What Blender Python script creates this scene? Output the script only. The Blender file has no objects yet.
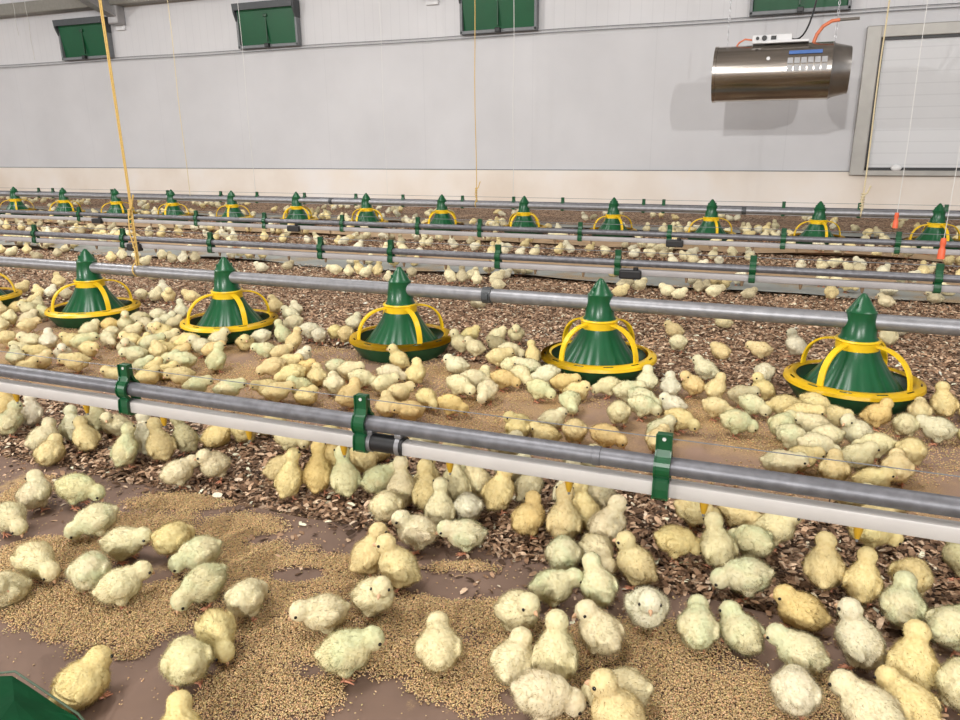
LABEL_DUMP = False
import bpy, bmesh, math, random
import numpy as np
from mathutils import Vector, Matrix, noise
random.seed(7)
rng = np.random.default_rng(7)
PI = math.pi
R_ = math.radians
S = bpy.context.scene
COL = S.collection

# ------------------------------------------------------------------ camera
FPX, PITCH, ROLL, YAW, H = 741.56, .2842, .0086, .3788, .62
cam_d = bpy.data.cameras.new('camera')
cam_d.sensor_width = 36
cam_d.lens = FPX / 960 * 36
cam_d.clip_start = .02
cam_d.clip_end = 100
cam = bpy.data.objects.new('camera', cam_d)
COL.objects.link(cam)
Fh = Vector((-math.sin(YAW), math.cos(YAW), 0))
Rt = Vector((math.cos(YAW), math.sin(YAW), 0))
fwd = Fh * math.cos(PITCH) + Vector((0, 0, -math.sin(PITCH)))
upv = Rt.cross(fwd)
# roll: image axes turned by ROLL
ax = Rt * math.cos(ROLL) - upv * math.sin(ROLL)
ay = Rt * math.sin(ROLL) + upv * math.cos(ROLL)
M = Matrix((ax, ay, -fwd)).transposed().to_4x4()
M.translation = Vector((0, 0, H))
cam.matrix_world = M
S.camera = cam


def ground(px, py, z=0.0):
    d = ax * (px - 480) + ay * (360 - py) + fwd * FPX
    t = (z - H) / d.z
    return Vector((d.x * t, d.y * t, z))


def to_px(x, y, z):
    v = Vector((x, y, z - H))
    c = v.dot(fwd)
    return 480 + FPX * v.dot(ax) / c, 360 - FPX * v.dot(ay) / c, c


# ------------------------------------------------------------------ materials
def nt(name):
    m = bpy.data.materials.new(name)
    m.use_nodes = True
    t = m.node_tree
    for n in list(t.nodes):
        t.nodes.remove(n)
    out = t.nodes.new('ShaderNodeOutputMaterial')
    return m, t, out


def N(t, typ, **kw):
    n = t.nodes.new(typ)
    for k, v in kw.items():
        if k.startswith('i_'):
            n.inputs[k[2:].replace('_', ' ')].default_value = v
        else:
            setattr(n, k, v)
    return n


def ramp(t, stops, interp='LINEAR'):
    r = t.nodes.new('ShaderNodeValToRGB')
    e = r.color_ramp
    e.interpolation = interp
    while len(e.elements) < len(stops):
        e.elements.new(.5)
    for el, (p, c) in zip(e.elements, stops):
        el.position = p
        el.color = (c[0], c[1], c[2], 1)
    return r


def simple(name, col, rough=.5, metal=0., var=.08, scale=30, bump=0., spec=.5, coat=0.):
    m, t, out = nt(name)
    b = N(t, 'ShaderNodeBsdfPrincipled')
    b.inputs['Roughness'].default_value = rough
    b.inputs['Metallic'].default_value = metal
    b.inputs['Specular IOR Level'].default_value = spec
    b.inputs['Coat Weight'].default_value = coat
    tc = N(t, 'ShaderNodeTexCoord')
    nz = N(t, 'ShaderNodeTexNoise')
    nz.inputs['Scale'].default_value = scale
    nz.inputs['Detail'].default_value = 5
    t.links.new(tc.outputs['Object'], nz.inputs['Vector'])
    a = [max(0, c * (1 - var)) for c in col]
    c2 = [min(1, c * (1 + var)) for c in col]
    r = ramp(t, [(.3, a), (.7, c2)])
    t.links.new(nz.outputs['Fac'], r.inputs['Fac'])
    t.links.new(r.outputs['Color'], b.inputs['Base Color'])
    if bump:
        bp = N(t, 'ShaderNodeBump')
        bp.inputs['Strength'].default_value = bump
        bp.inputs['Distance'].default_value = .002
        t.links.new(nz.outputs['Fac'], bp.inputs['Height'])
        t.links.new(bp.outputs['Normal'], b.inputs['Normal'])
    t.links.new(b.outputs['BSDF'], out.inputs['Surface'])
    return m


M_GREEN = simple('green_plastic', (.004, .078, .026), .3, var=.12, scale=20)
M_GREEN_D = simple('dark_green_plastic', (.004, .052, .018), .4, var=.15, scale=25)
M_CLIP = simple('clip_green', (.003, .070, .022), .35, var=.1)
M_YEL = simple('yellow_plastic', (.80, .52, .012), .35, var=.08, scale=18)
M_ORANGE = simple('orange_nipple', (.50, .29, .02), .4)
M_RED = simple('red_orange_plastic', (.75, .13, .05), .45)
M_GALV = simple('galvanised_steel', (.26, .26, .275), .42, metal=.55, var=.16, scale=45, bump=.05)
M_GALV_D = simple('worn_steel', (.165, .165, .18), .45, metal=.5, var=.2, scale=60, bump=.05)
M_WHITE_F = simple('shaded_pipe_plastic', (.36, .34, .34), .5, var=.1, scale=9)  # white pipe plastic with the shade on the farther lines put into its colour
M_NIP_F = simple('brown_nipple', (.22, .15, .09), .5)
M_WHITE_P = simple('white_pipe_plastic', (.50, .475, .455), .35, var=.06, scale=14)
M_BLACK = simple('black_rubber', (.012, .012, .013), .45)
M_DARK = simple('dark_frame_plastic', (.055, .06, .065), .45)
M_GREYF = simple('grey_frame_plastic', (.17, .18, .19), .45)
M_STEEL = simple('brushed_door_steel', (.34, .325, .30), .45, metal=.35, var=.08, scale=8)
M_WHITE = simple('white_enamel', (.72, .72, .73), .4, var=.04)
M_CORD_Y = simple('yellow_cord', (.62, .42, .13), .7, var=.15, scale=200)
M_CORD_P = simple('pale_yellow_cord', (.64, .54, .34), .7, var=.1, scale=200)
M_CORD_W = simple('white_cord', (.68, .67, .65), .7, var=.05, scale=200)
M_BLUE = simple('blue_sticker', (.10, .20, .50), .4)
M_HOSE = simple('orange_gas_hose', (.72, .20, .09), .45)
M_BEAK = simple('beak_horn', (.62, .38, .22), .45, var=.1)
M_EYE = simple('chick_eye', (.01, .008, .007), .1)
M_LEG = simple('chick_leg', (.62, .27, .16), .55, var=.15, scale=300)
M_OLIVE = simple('ceiling_beam_paint', (.26, .25, .22), .6)
M_RAFT = simple('rafter_steel', (.36, .35, .35), .4, metal=.4, var=.12, scale=9)
M_GLASS = simple('clear_knob', (.9, .9, .9), .05, spec=.9, coat=1)


def stainless():
    m, t, out = nt('stainless_heater')
    b = N(t, 'ShaderNodeBsdfPrincipled')
    b.inputs['Metallic'].default_value = 1
    b.inputs['Roughness'].default_value = .2
    tc = N(t, 'ShaderNodeTexCoord')
    mp = N(t, 'ShaderNodeMapping')
    mp.inputs['Scale'].default_value = (.6, 18, 18)
    nz = N(t, 'ShaderNodeTexNoise')
    nz.inputs['Scale'].default_value = 1.3
    t.links.new(tc.outputs['Object'], mp.inputs['Vector'])
    t.links.new(mp.outputs['Vector'], nz.inputs['Vector'])
    r = ramp(t, [(.3, (.30, .27, .24)), (.7, (.55, .52, .48))])
    t.links.new(nz.outputs['Fac'], r.inputs['Fac'])
    t.links.new(r.outputs['Color'], b.inputs['Base Color'])
    bp = N(t, 'ShaderNodeBump')
    bp.inputs['Strength'].default_value = .15
    bp.inputs['Distance'].default_value = .004
    t.links.new(nz.outputs['Fac'], bp.inputs['Height'])
    t.links.new(bp.outputs['Normal'], b.inputs['Normal'])
    t.links.new(b.outputs['BSDF'], out.inputs['Surface'])
    return m


M_STAIN = stainless()


def chick_mat(name, fluff):
    """down: tint from the object's own colour, green patch strength from its alpha"""
    m, t, out = nt(name)
    oi = N(t, 'ShaderNodeObjectInfo')
    tc = N(t, 'ShaderNodeTexCoord')
    add = N(t, 'ShaderNodeVectorMath', operation='ADD')
    t.links.new(tc.outputs['Object'], add.inputs[0])
    t.links.new(oi.outputs['Random'], add.inputs[1])
    n1 = N(t, 'ShaderNodeTexNoise')
    n1.inputs['Scale'].default_value = 28
    n1.inputs['Detail'].default_value = 2
    t.links.new(add.outputs[0], n1.inputs['Vector'])
    n2 = N(t, 'ShaderNodeTexNoise')
    n2.inputs['Scale'].default_value = 160
    n2.inputs['Detail'].default_value = 4
    t.links.new(add.outputs[0], n2.inputs['Vector'])
    # green blotches
    gr = ramp(t, [(.45, (0, 0, 0)), (.62, (1, 1, 1))])
    t.links.new(n1.outputs['Fac'], gr.inputs['Fac'])
    mul = N(t, 'ShaderNodeMath', operation='MULTIPLY')
    t.links.new(gr.outputs['Color'], mul.inputs[0])
    t.links.new(oi.outputs['Alpha'], mul.inputs[1])
    mx = N(t, 'ShaderNodeMix', data_type='RGBA')
    t.links.new(mul.outputs[0], mx.inputs['Factor'])
    t.links.new(oi.outputs['Color'], mx.inputs['A'])
    mx.inputs['B'].default_value = (.56, .68, .42, 1)
    # warmer creases / paler tips
    n3 = ramp(t, [(.25, (.80, .72, .52)), (.6, (1, 1, 1))])
    t.links.new(n2.outputs['Fac'], n3.inputs['Fac'])
    mm = N(t, 'ShaderNodeMix', data_type='RGBA', blend_type='MULTIPLY')
    mm.inputs['Factor'].default_value = .35 if fluff else .45
    t.links.new(mx.outputs['Result'], mm.inputs['A'])
    t.links.new(n3.outputs['Color'], mm.inputs['B'])
    # low parts of the belly a little duller
    d = N(t, 'ShaderNodeBsdfDiffuse')
    t.links.new(mm.outputs['Result'], d.inputs['Color'])
    tr = N(t, 'ShaderNodeBsdfTranslucent')
    t.links.new(mm.outputs['Result'], tr.inputs['Color'])
    ms = N(t, 'ShaderNodeMixShader')
    ms.inputs['Fac'].default_value = .42 if fluff else .12
    if not fluff:
        bp = N(t, 'ShaderNodeBump')
        bp.inputs['Strength'].default_value = .2
        bp.inputs['Distance'].default_value = .002
        t.links.new(n2.outputs['Fac'], bp.inputs['Height'])
        t.links.new(bp.outputs['Normal'], d.inputs['Normal'])
    t.links.new(d.outputs[0], ms.inputs[1])
    t.links.new(tr.outputs[0], ms.inputs[2])
    t.links.new(ms.outputs[0], out.inputs['Surface'])
    return m


M_DOWN = chick_mat('chick_down', False)
M_FLUFF = chick_mat('chick_fluff', True)


def vcol_mat(name, rough=.85):
    m, t, out = nt(name)
    at = N(t, 'ShaderNodeAttribute', attribute_name='Col')
    tc = N(t, 'ShaderNodeTexCoord')
    nz = N(t, 'ShaderNodeTexNoise')
    nz.inputs['Scale'].default_value = 260
    t.links.new(tc.outputs['Object'], nz.inputs['Vector'])
    r = ramp(t, [(.3, (.75, .75, .75)), (.7, (1.1, 1.1, 1.1))])
    t.links.new(nz.outputs['Fac'], r.inputs['Fac'])
    mm = N(t, 'ShaderNodeMix', data_type='RGBA', blend_type='MULTIPLY')
    mm.inputs['Factor'].default_value = 1
    t.links.new(at.outputs['Color'], mm.inputs['A'])
    t.links.new(r.outputs['Color'], mm.inputs['B'])
    b = N(t, 'ShaderNodeBsdfPrincipled')
    b.inputs['Roughness'].default_value = rough
    b.inputs['Specular IOR Level'].default_value = .25
    t.links.new(mm.outputs['Result'], b.inputs['Base Color'])
    t.links.new(b.outputs['BSDF'], out.inputs['Surface'])
    return m


M_CHIP = vcol_mat('husk_chips', .7)
M_GRAIN = vcol_mat('feed_grains', .75)
M_FAR = vcol_mat('far_chick_down', .9)


def litter_floor():
    m, t, out = nt('litter_floor')
    tc = N(t, 'ShaderNodeTexCoord')
    dn = N(t, 'ShaderNodeTexNoise')
    dn.inputs['Scale'].default_value = 35
    t.links.new(tc.outputs['Object'], dn.inputs['Vector'])
    mixv = N(t, 'ShaderNodeMix', data_type='RGBA')
    mixv.inputs['Factor'].default_value = .02
    t.links.new(tc.outputs['Object'], mixv.inputs['A'])
    t.links.new(dn.outputs['Color'], mixv.inputs['B'])
    vo = N(t, 'ShaderNodeTexVoronoi')
    vo.inputs['Scale'].default_value = 85
    t.links.new(mixv.outputs['Result'], vo.inputs['Vector'])
    r = ramp(t, [(0, (.04, .024, .015)), (.25, (.13, .078, .050)), (.55, (.27, .175, .115)), (.85, (.44, .32, .23)), (1, (.58, .46, .35))])
    sx = N(t, 'ShaderNodeSeparateColor')
    t.links.new(vo.outputs['Color'], sx.inputs[0])
    t.links.new(sx.outputs[0], r.inputs['Fac'])
    big = N(t, 'ShaderNodeTexNoise')
    big.inputs['Scale'].default_value = 3
    t.links.new(tc.outputs['Object'], big.inputs['Vector'])
    r2 = ramp(t, [(.3, (.85, .85, .85)), (.7, (1.35, 1.28, 1.2))])
    t.links.new(big.outputs['Fac'], r2.inputs['Fac'])
    mm = N(t, 'ShaderNodeMix', data_type='RGBA', blend_type='MULTIPLY')
    mm.inputs['Factor'].default_value = 1
    t.links.new(r.outputs['Color'], mm.inputs['A'])
    t.links.new(r2.outputs['Color'], mm.inputs['B'])
    b = N(t, 'ShaderNodeBsdfPrincipled')
    b.inputs['Roughness'].default_value = .9
    b.inputs['Specular IOR Level'].default_value = .2
    t.links.new(mm.outputs['Result'], b.inputs['Base Color'])
    bp = N(t, 'ShaderNodeBump')
    bp.inputs['Strength'].default_value = .8
    bp.inputs['Distance'].default_value = .006
    t.links.new(vo.outputs['Distance'], bp.inputs['Height'])
    t.links.new(bp.outputs['Normal'], b.inputs['Normal'])
    t.links.new(b.outputs['BSDF'], out.inputs['Surface'])
    return m


def paper_mat(name, base, feed, lo, hi, spk=500, scale=5.):
    """kraft paper with golden feed dust strewn over it in drifts"""
    m, t, out = nt(name)
    tc = N(t, 'ShaderNodeTexCoord')
    n1 = N(t, 'ShaderNodeTexNoise')
    n1.inputs['Scale'].default_value = scale
    n1.inputs['Detail'].default_value = 6
    n1.inputs['Roughness'].default_value = .62
    t.links.new(tc.outputs['Object'], n1.inputs['Vector'])
    r = ramp(t, [(lo, (0, 0, 0)), (hi, (1, 1, 1))])
    t.links.new(n1.outputs['Fac'], r.inputs['Fac'])
    n2 = N(t, 'ShaderNodeTexNoise')
    n2.inputs['Scale'].default_value = spk
    n2.inputs['Detail'].default_value = 3
    t.links.new(tc.outputs['Object'], n2.inputs['Vector'])
    r2 = ramp(t, [(.38, [c * .45 for c in feed]), (.52, feed), (.68, [min(1, c * 1.35) for c in feed])])
    t.links.new(n2.outputs['Fac'], r2.inputs['Fac'])
    n3 = N(t, 'ShaderNodeTexNoise')
    n3.inputs['Scale'].default_value = 9
    n3.inputs['Detail'].default_value = 8
    t.links.new(tc.outputs['Object'], n3.inputs['Vector'])
    r3 = ramp(t, [(.3, [c * .82 for c in base]), (.7, [c * 1.12 for c in base])])
    t.links.new(n3.outputs['Fac'], r3.inputs['Fac'])
    mx = N(t, 'ShaderNodeMix', data_type='RGBA')
    t.links.new(r.outputs['Color'], mx.inputs['Factor'])
    t.links.new(r3.outputs['Color'], mx.inputs['A'])
    t.links.new(r2.outputs['Color'], mx.inputs['B'])
    b = N(t, 'ShaderNodeBsdfPrincipled')
    b.inputs['Roughness'].default_value = .75
    b.inputs['Specular IOR Level'].default_value = .25
    t.links.new(mx.outputs['Result'], b.inputs['Base Color'])
    bp = N(t, 'ShaderNodeBump')
    bp.inputs['Strength'].default_value = .3
    bp.inputs['Distance'].default_value = .003
    t.links.new(n1.outputs['Fac'], bp.inputs['Height'])
    t.links.new(bp.outputs['Normal'], b.inputs['Normal'])
    t.links.new(b.outputs['BSDF'], out.inputs['Surface'])
    return m


FEED = (.44, .30, .15)
M_PAPER_N = paper_mat('kraft_paper_near', (.20, .132, .100), FEED, .60, .66)
M_PAPER_M = paper_mat('kraft_paper_middle', (.33, .22, .165), (.47, .31, .15), .40, .62, 420, 4.)
M_PAPER_F = paper_mat('pale_paper_strip', (.30, .31, .29), (.38, .28, .17), .50, .62, 300, 2.6)
M_PAPER_T = paper_mat('tan_paper_strip', (.45, .31, .19), (.42, .30, .17), .45, .75, 300, 2.6)
M_LITTER = litter_floor()


def wall_mat(name, ribs):
    m, t, out = nt(name)
    tc = N(t, 'ShaderNodeTexCoord')
    sep = N(t, 'ShaderNodeSeparateXYZ')
    t.links.new(tc.outputs['Object'], sep.inputs[0])
    b = N(t, 'ShaderNodeBsdfPrincipled')
    b.inputs['Roughness'].default_value = .5
    b.inputs['Specular IOR Level'].default_value = .3
    nz = N(t, 'ShaderNodeTexNoise')
    nz.inputs['Scale'].default_value = 1.6
    nz.inputs['Detail'].default_value = 5
    t.links.new(tc.outputs['Object'], nz.inputs['Vector'])
    base = (.605, .60, .615) if not ribs else (.665, .66, .675)
    r = ramp(t, [(.25, [c * .93 for c in base]), (.75, [c * 1.05 for c in base])])
    t.links.new(nz.outputs['Fac'], r.inputs['Fac'])
    # vertical seams / ribs
    md = N(t, 'ShaderNodeMath', operation='PINGPONG')
    t.links.new(sep.outputs['X'], md.inputs[0])
    md.inputs[1].default_value = .05 if ribs else .575
    r2 = ramp(t, [(0, (.86, .86, .87)), (.10 if ribs else .008, (1, 1, 1))])
    sc = N(t, 'ShaderNodeMath', operation='DIVIDE')
    t.links.new(md.outputs[0], sc.inputs[0])
    sc.inputs[1].default_value = .05 if ribs else .575
    t.links.new(sc.outputs[0], r2.inputs['Fac'])
    mm = N(t, 'ShaderNodeMix', data_type='RGBA', blend_type='MULTIPLY')
    mm.inputs['Factor'].default_value = .6
    t.links.new(r.outputs['Color'], mm.inputs['A'])
    t.links.new(r2.outputs['Color'], mm.inputs['B'])
    t.links.new(mm.outputs['Result'], b.inputs['Base Color'])
    bp = N(t, 'ShaderNodeBump')
    bp.inputs['Strength'].default_value = .5
    bp.inputs['Distance'].default_value = .004
    t.links.new(r2.outputs['Color'], bp.inputs['Height'])
    t.links.new(bp.outputs['Normal'], b.inputs['Normal'])
    t.links.new(b.outputs['BSDF'], out.inputs['Surface'])
    return m


def curb_mat():
    m, t, out = nt('stained_concrete_curb')
    tc = N(t, 'ShaderNodeTexCoord')
    nz = N(t, 'ShaderNodeTexNoise')
    nz.inputs['Scale'].default_value = 1.3
    nz.inputs['Detail'].default_value = 7
    t.links.new(tc.outputs['Object'], nz.inputs['Vector'])
    r = ramp(t, [(.3, (.72, .63, .54)), (.5, (.80, .73, .66)), (.7, (.82, .79, .77))])
    t.links.new(nz.outputs['Fac'], r.inputs['Fac'])
    b = N(t, 'ShaderNodeBsdfPrincipled')
    b.inputs['Roughness'].default_value = .8
    t.links.new(r.outputs['Color'], b.inputs['Base Color'])
    t.links.new(b.outputs['BSDF'], out.inputs['Surface'])
    return m


# ------------------------------------------------------------------ geometry helpers
def link(name, me, parent=None, mat=None):
    o = bpy.data.objects.new(name, me)
    COL.objects.link(o)
    if parent is not None:
        o.parent = parent
    if mat is not None:
        for mm in (mat if isinstance(mat, (list, tuple)) else [mat]):
            me.materials.append(mm)
    return o


def obj(name, bm, mat=None, parent=None, smooth=True):
    me = bpy.data.meshes.new(name)
    bmesh.ops.recalc_face_normals(bm, faces=bm.faces)
    bm.to_mesh(me)
    bm.free()
    if smooth:
        me.shade_smooth()
        try:
            me.set_sharp_from_angle(angle=R_(40))
        except Exception:
            pass
    return link(name, me, parent, mat)


def tag(o, label=None, cat=None, group=None, kind=None):
    if label: o['label'] = label
    if cat: o['category'] = cat
    if group: o['group'] = group
    if kind: o['kind'] = kind
    return o


def empty(name, loc=(0, 0, 0), rz=0, parent=None):
    o = bpy.data.objects.new(name, None)
    COL.objects.link(o)
    o.location = loc
    o.rotation_euler = (0, 0, rz)
    o.empty_display_size = .05
    o.parent = parent
    return o


def box(bm, c, s, bev=0, rot=None):
    m = Matrix.Diagonal((s[0], s[1], s[2], 1))
    if rot is not None:
        m = rot.to_4x4() @ m
    m = Matrix.Translation(c) @ m
    r = bmesh.ops.create_cube(bm, size=1, matrix=m)
    if bev:
        es = list({e for v in r['verts'] for e in v.link_edges})
        bmesh.ops.bevel(bm, geom=es, offset=bev, segments=2, affect='EDGES', profile=.5)


def tube(bm, pts, rad, seg=10, cap=True, square=False):
    pts = [Vector(p) for p in pts]
    rads = rad if isinstance(rad, (list, tuple)) else [rad] * len(pts)
    rings = []
    prev = None
    for i, p in enumerate(pts):
        d = (pts[min(i + 1, len(pts) - 1)] - pts[max(i - 1, 0)]).normalized()
        if prev is None:
            u = d.orthogonal().normalized()
            if square or abs(d.z) < .9:
                u = Vector((0, 0, 1)).cross(d)
                u = u.normalized() if u.length > 1e-5 else d.orthogonal().normalized()
        else:
            u = (prev - d * prev.dot(d)).normalized()
        prev = u
        v = d.cross(u)
        ring = []
        for k in range(seg):
            a = 2 * PI * k / seg + (PI / 4 if square else 0)
            ring.append(bm.verts.new(p + (u * math.cos(a) + v * math.sin(a)) * rads[i]))
        rings.append(ring)
    for a, b in zip(rings, rings[1:]):
        for k in range(seg):
            bm.faces.new((a[k], a[(k + 1) % seg], b[(k + 1) % seg], b[k]))
    if cap:
        bm.faces.new(rings[0][::-1])
        bm.faces.new(rings[-1])


def lathe(bm, prof, seg=48, c=(0, 0, 0), fn=None, closed=False):
    rings = []
    for (r, z) in prof:
        ring = []
        for k in range(seg):
            a = 2 * PI * k / seg
            rr = r * (fn(a, r, z) if fn else 1)
            ring.append(bm.verts.new((c[0] + rr * math.cos(a), c[1] + rr * math.sin(a), c[2] + z)))
        rings.append(ring)
    pr = list(zip(rings, rings[1:]))
    if closed:
        pr.append((rings[-1], rings[0]))
    for a, b in pr:
        for k in range(seg):
            bm.faces.new((a[k], a[(k + 1) % seg], b[(k + 1) % seg], b[k]))
    return rings


def strip_sweep(bm, path, wdir, width, thick):
    """a flat band following PATH, WIDTH wide along WDIR"""
    path = [Vector(p) for p in path]
    w = Vector(wdir).normalized() * width / 2
    rings = []
    for i, p in enumerate(path):
        d = (path[min(i + 1, len(path) - 1)] - path[max(i - 1, 0)]).normalized()
        n = d.cross(w).normalized() * thick / 2
        rings.append([bm.verts.new(p + a) for a in (w + n, w - n, -w - n, -w + n)])
    for a, b in zip(rings, rings[1:]):
        for k in range(4):
            bm.faces.new((a[k], a[(k + 1) % 4], b[(k + 1) % 4], b[k]))
    bm.faces.new(rings[0][::-1])
    bm.faces.new(rings[-1])


def ordinal(n):
    w = ['first', 'second', 'third', 'fourth', 'fifth', 'sixth', 'seventh', 'eighth', 'ninth', 'tenth', 'eleventh', 'twelfth', 'thirteenth',
         'fourteenth', 'fifteenth', 'sixteenth', 'seventeenth', 'eighteenth', 'nineteenth', 'twentieth']
    if n < 20: return w[n]
    return 'twenty-' + w[n - 20]


# ------------------------------------------------------------------ setting
YW = 7.2
X0, X1 = -18, 8
bm = bmesh.new()
box(bm, ((X0 + X1) / 2, -3.4, -.05), (X1 - X0, 22, .1))
tag(obj('floor', bm, M_LITTER, smooth=False), kind='structure')

bm = bmesh.new()
box(bm, ((X0 + X1) / 2, YW + .06, .99), (X1 - X0, .12, 1.24))
w = obj('wall_back', bm, wall_mat('smooth_wall_panel', False), smooth=False)
tag(w, kind='structure')
bm = bmesh.new()
box(bm, ((X0 + X1) / 2, YW + .065, 2.11), (X1 - X0, .12, 1.0))
w2 = obj('wall_back_upper', bm, wall_mat('ribbed_wall_panel', True), smooth=False)
tag(w2, kind='structure')
bm = bmesh.new()
box(bm, ((X0 + X1) / 2, YW + .04, .18), (X1 - X0, .14, .365), .004)
tag(obj('baseboard_back', bm, curb_mat(), smooth=False), kind='structure')
bm = bmesh.new()
box(bm, ((X0 + X1) / 2, YW - .012, .367), (X1 - X0, .03, .006))
tag(obj('trim_1', bm, M_GREYF, smooth=False), kind='structure')
bm = bmesh.new()   # olive beam along the eave
box(bm, ((X0 + X1) / 2, YW - .06, 2.235), (X1 - X0, .16, .13), .01)
tag(obj('trim_2', bm, M_OLIVE, smooth=False), kind='structure')
# sloping ceiling, both sides of the ridge
bm = bmesh.new()
SL = .30
YR = -3.2
zr = 2.48 + SL * (YW - YR)
vs = [bm.verts.new(p) for p in ((X0, YW + .1, 2.48), (X1, YW + .1, 2.48), (X1, YR, zr), (X0, YR, zr), (X1, -14, 2.48), (X0, -14, 2.48))]
bm.faces.new((vs[0], vs[1], vs[2], vs[3]))
bm.faces.new((vs[3], vs[2], vs[4], vs[5]))
tag(obj('ceiling', bm, simple('ceiling_panel', (.62, .62, .62), .6, var=.03, scale=2), smooth=False), kind='structure')


def rafter(x, label):
    t = empty('steel_rafter', (x, YW, 1.98))
    tag(t, label, 'rafter', kind='structure')
    ang = math.atan(SL)
    rot = Matrix.Rotation(-ang, 3, 'X')
    d = Vector((0, -math.cos(ang), math.sin(ang)))
    L = 5.5
    c = Vector((0, -.02, .13)) + d * L / 2
    bm = bmesh.new()
    box(bm, c, (.012, L, .17), 0, rot)
    for dz in (-.085, .085):
        box(bm, c + Vector((0, 0, dz)), (.12, L, .012), 0, rot)
    obj('web', bm, M_RAFT, t, False)
    bm = bmesh.new()
    box(bm, (0, -.06, .10), (.16, .12, .22), .02)
    obj('knee_plate', bm, M_RAFT, t, False)
    bm = bmesh.new()
    box(bm, (.0, -.01, -.035), (.13, .03, .05), .004)
    obj('wall_bracket', bm, M_WHITE, t, False)


rafter(-7.33, 'grey steel rafter end meeting the wall beside the leftmost green vent')
rafter(-3.33, 'grey steel rafter end on a white wall bracket between two green vents')

# wall cables
for z, l in ((1.597, 'lower'), (1.624, 'upper')):
    bm = bmesh.new()
    xs = [X0 + (X1 - X0) * i / 60 for i in range(61)]
    tube(bm, [(x, YW - .03, z + .004 * math.sin(x * 2.3)) for x in xs], .0035, 6)
    tag(obj('vent_cable', bm, M_GREYF), 'thin %s cable strung along the wall under the green vents' % l, 'cable')


# ------------------------------------------------------------------ air inlet vents
def vent(x, label):
    t = empty('air_inlet_vent', (x, YW - .005, 1.63))
    tag(t, label, 'vent', 'green air inlet vents along the wall')
    W, HH = .385, .43
    bm = bmesh.new()
    box(bm, (0, -.035, .012), (2 * W, .07, .03), .004)
    box(bm, (-W + .012, -.035, HH / 2), (.026, .07, HH), .004)
    box(bm, (W - .012, -.035, HH / 2), (.026, .07, HH), .004)
    obj('frame', bm, M_GREYF, t, False)
    bm = bmesh.new()           # hood: slanted dark box standing off the wall at the top
    for sx in (-1, 1):
        pts = [(0, -.0), (0, -.30), (-.06, -.30), (-.17, -.08), (-.20, 0)]
        pts = [(-.0, .27), (-.07, .27), (-.11, .36), (-.12, .44), (0, .44)]
        a = [bm.verts.new((sx * (W + .004), p[0], p[1])) for p in pts]
        b = [bm.verts.new((sx * (W - .02), p[0], p[1])) for p in pts]
        bm.faces.new(a); bm.faces.new(b[::-1])
        for i in range(5):
            bm.faces.new((a[i], a[(i + 1) % 5], b[(i + 1) % 5], b[i]))
    box(bm, (0, -.06, .43), (2 * W, .12, .02))
    box(bm, (0, -.115, .405), (2 * W - .02, .012, .065))
    obj('hood', bm, M_DARK, t, False)
    bm = bmesh.new()
    rot = Matrix.Rotation(R_(8), 3, 'X')
    box(bm, (0, -.045, .205), (2 * W - .05, .02, .375), .006, rot)
    box(bm, (0, -.072, .375), (2 * W - .055, .03, .03), .01, rot)
    f = obj('flap', bm, simple('vent_green', (.001, .085, .028), .35, var=.1, scale=4), t, False)
    bm = bmesh.new()
    box(bm, (0, -.062, .19), (.012, .02, .27), .002)
    box(bm, (0, -.075, .31), (.05, .02, .03), .004)
    obj('flap_rod', bm, M_GREEN_D, t, False)
    bm = bmesh.new()
    box(bm, (.01, -.085, .015), (.05, .05, .04), .005)
    obj('latch', bm, M_BLACK, t, False)


for x, l in ((-7.88, 'green flap air vent in dark frame, beside the steel rafter and yellow cord'),
             (-5.25, 'green flap air vent in dark frame with hood, second from the left'),
             (-2.63, 'green flap air vent crossed by the central yellow cord'),
             (.0, 'green flap air vent right above the shiny tube heater')):
    vent(x, l)

# ------------------------------------------------------------------ garage style door at the right
t = empty('door_1', (.525, YW, .335))
tag(t, kind='structure')
DW, DH = 2.2, 1.16
bm = bmesh.new()
box(bm, (.055, -.035, DH / 2), (.11, .07, DH), .006)
box(bm, (DW - .055, -.035, DH / 2), (.11, .07, DH), .006)
box(bm, (DW / 2, -.035, DH - .045), (DW - .21, .07, .09), .006)
box(bm, (DW / 2, -.035, .02), (DW - .21, .07, .045), .006)
obj('door_frame', bm, M_STEEL, t, False)
bm = bmesh.new()
box(bm, (.122, -.03, DH / 2), (.026, .05, DH - .08))
box(bm, (DW / 2, -.03, DH - .098), (DW - .22, .05, .024))
box(bm, (DW / 2, -.03, .052), (DW - .22, .05, .026))
obj('rubber_seal', bm, M_BLACK, t, False)


def door_panel_mat():
    m, tt, out = nt('door_panel')
    tc = N(tt, 'ShaderNodeTexCoord')
    sep = N(tt, 'ShaderNodeSeparateXYZ')
    tt.links.new(tc.outputs['Object'], sep.inputs[0])
    pp = N(tt, 'ShaderNodeMath', operation='PINGPONG')
    pp.inputs[1].default_value = .045
    tt.links.new(sep.outputs['Z'], pp.inputs[0])
    mr = N(tt, 'ShaderNodeMath', operation='DIVIDE')
    mr.inputs[1].default_value = .045
    tt.links.new(pp.outputs[0], mr.inputs[0])
    r = ramp(tt, [(0, (.56, .56, .57)), (.15, (.64, .64, .65))])
    tt.links.new(mr.outputs[0], r.inputs['Fac'])
    b = N(tt, 'ShaderNodeBsdfPrincipled')
    b.inputs['Roughness'].default_value = .45
    tt.links.new(r.outputs['Color'], b.inputs['Base Color'])
    tt.links.new(b.outputs['BSDF'], out.inputs['Surface'])
    return m


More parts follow.
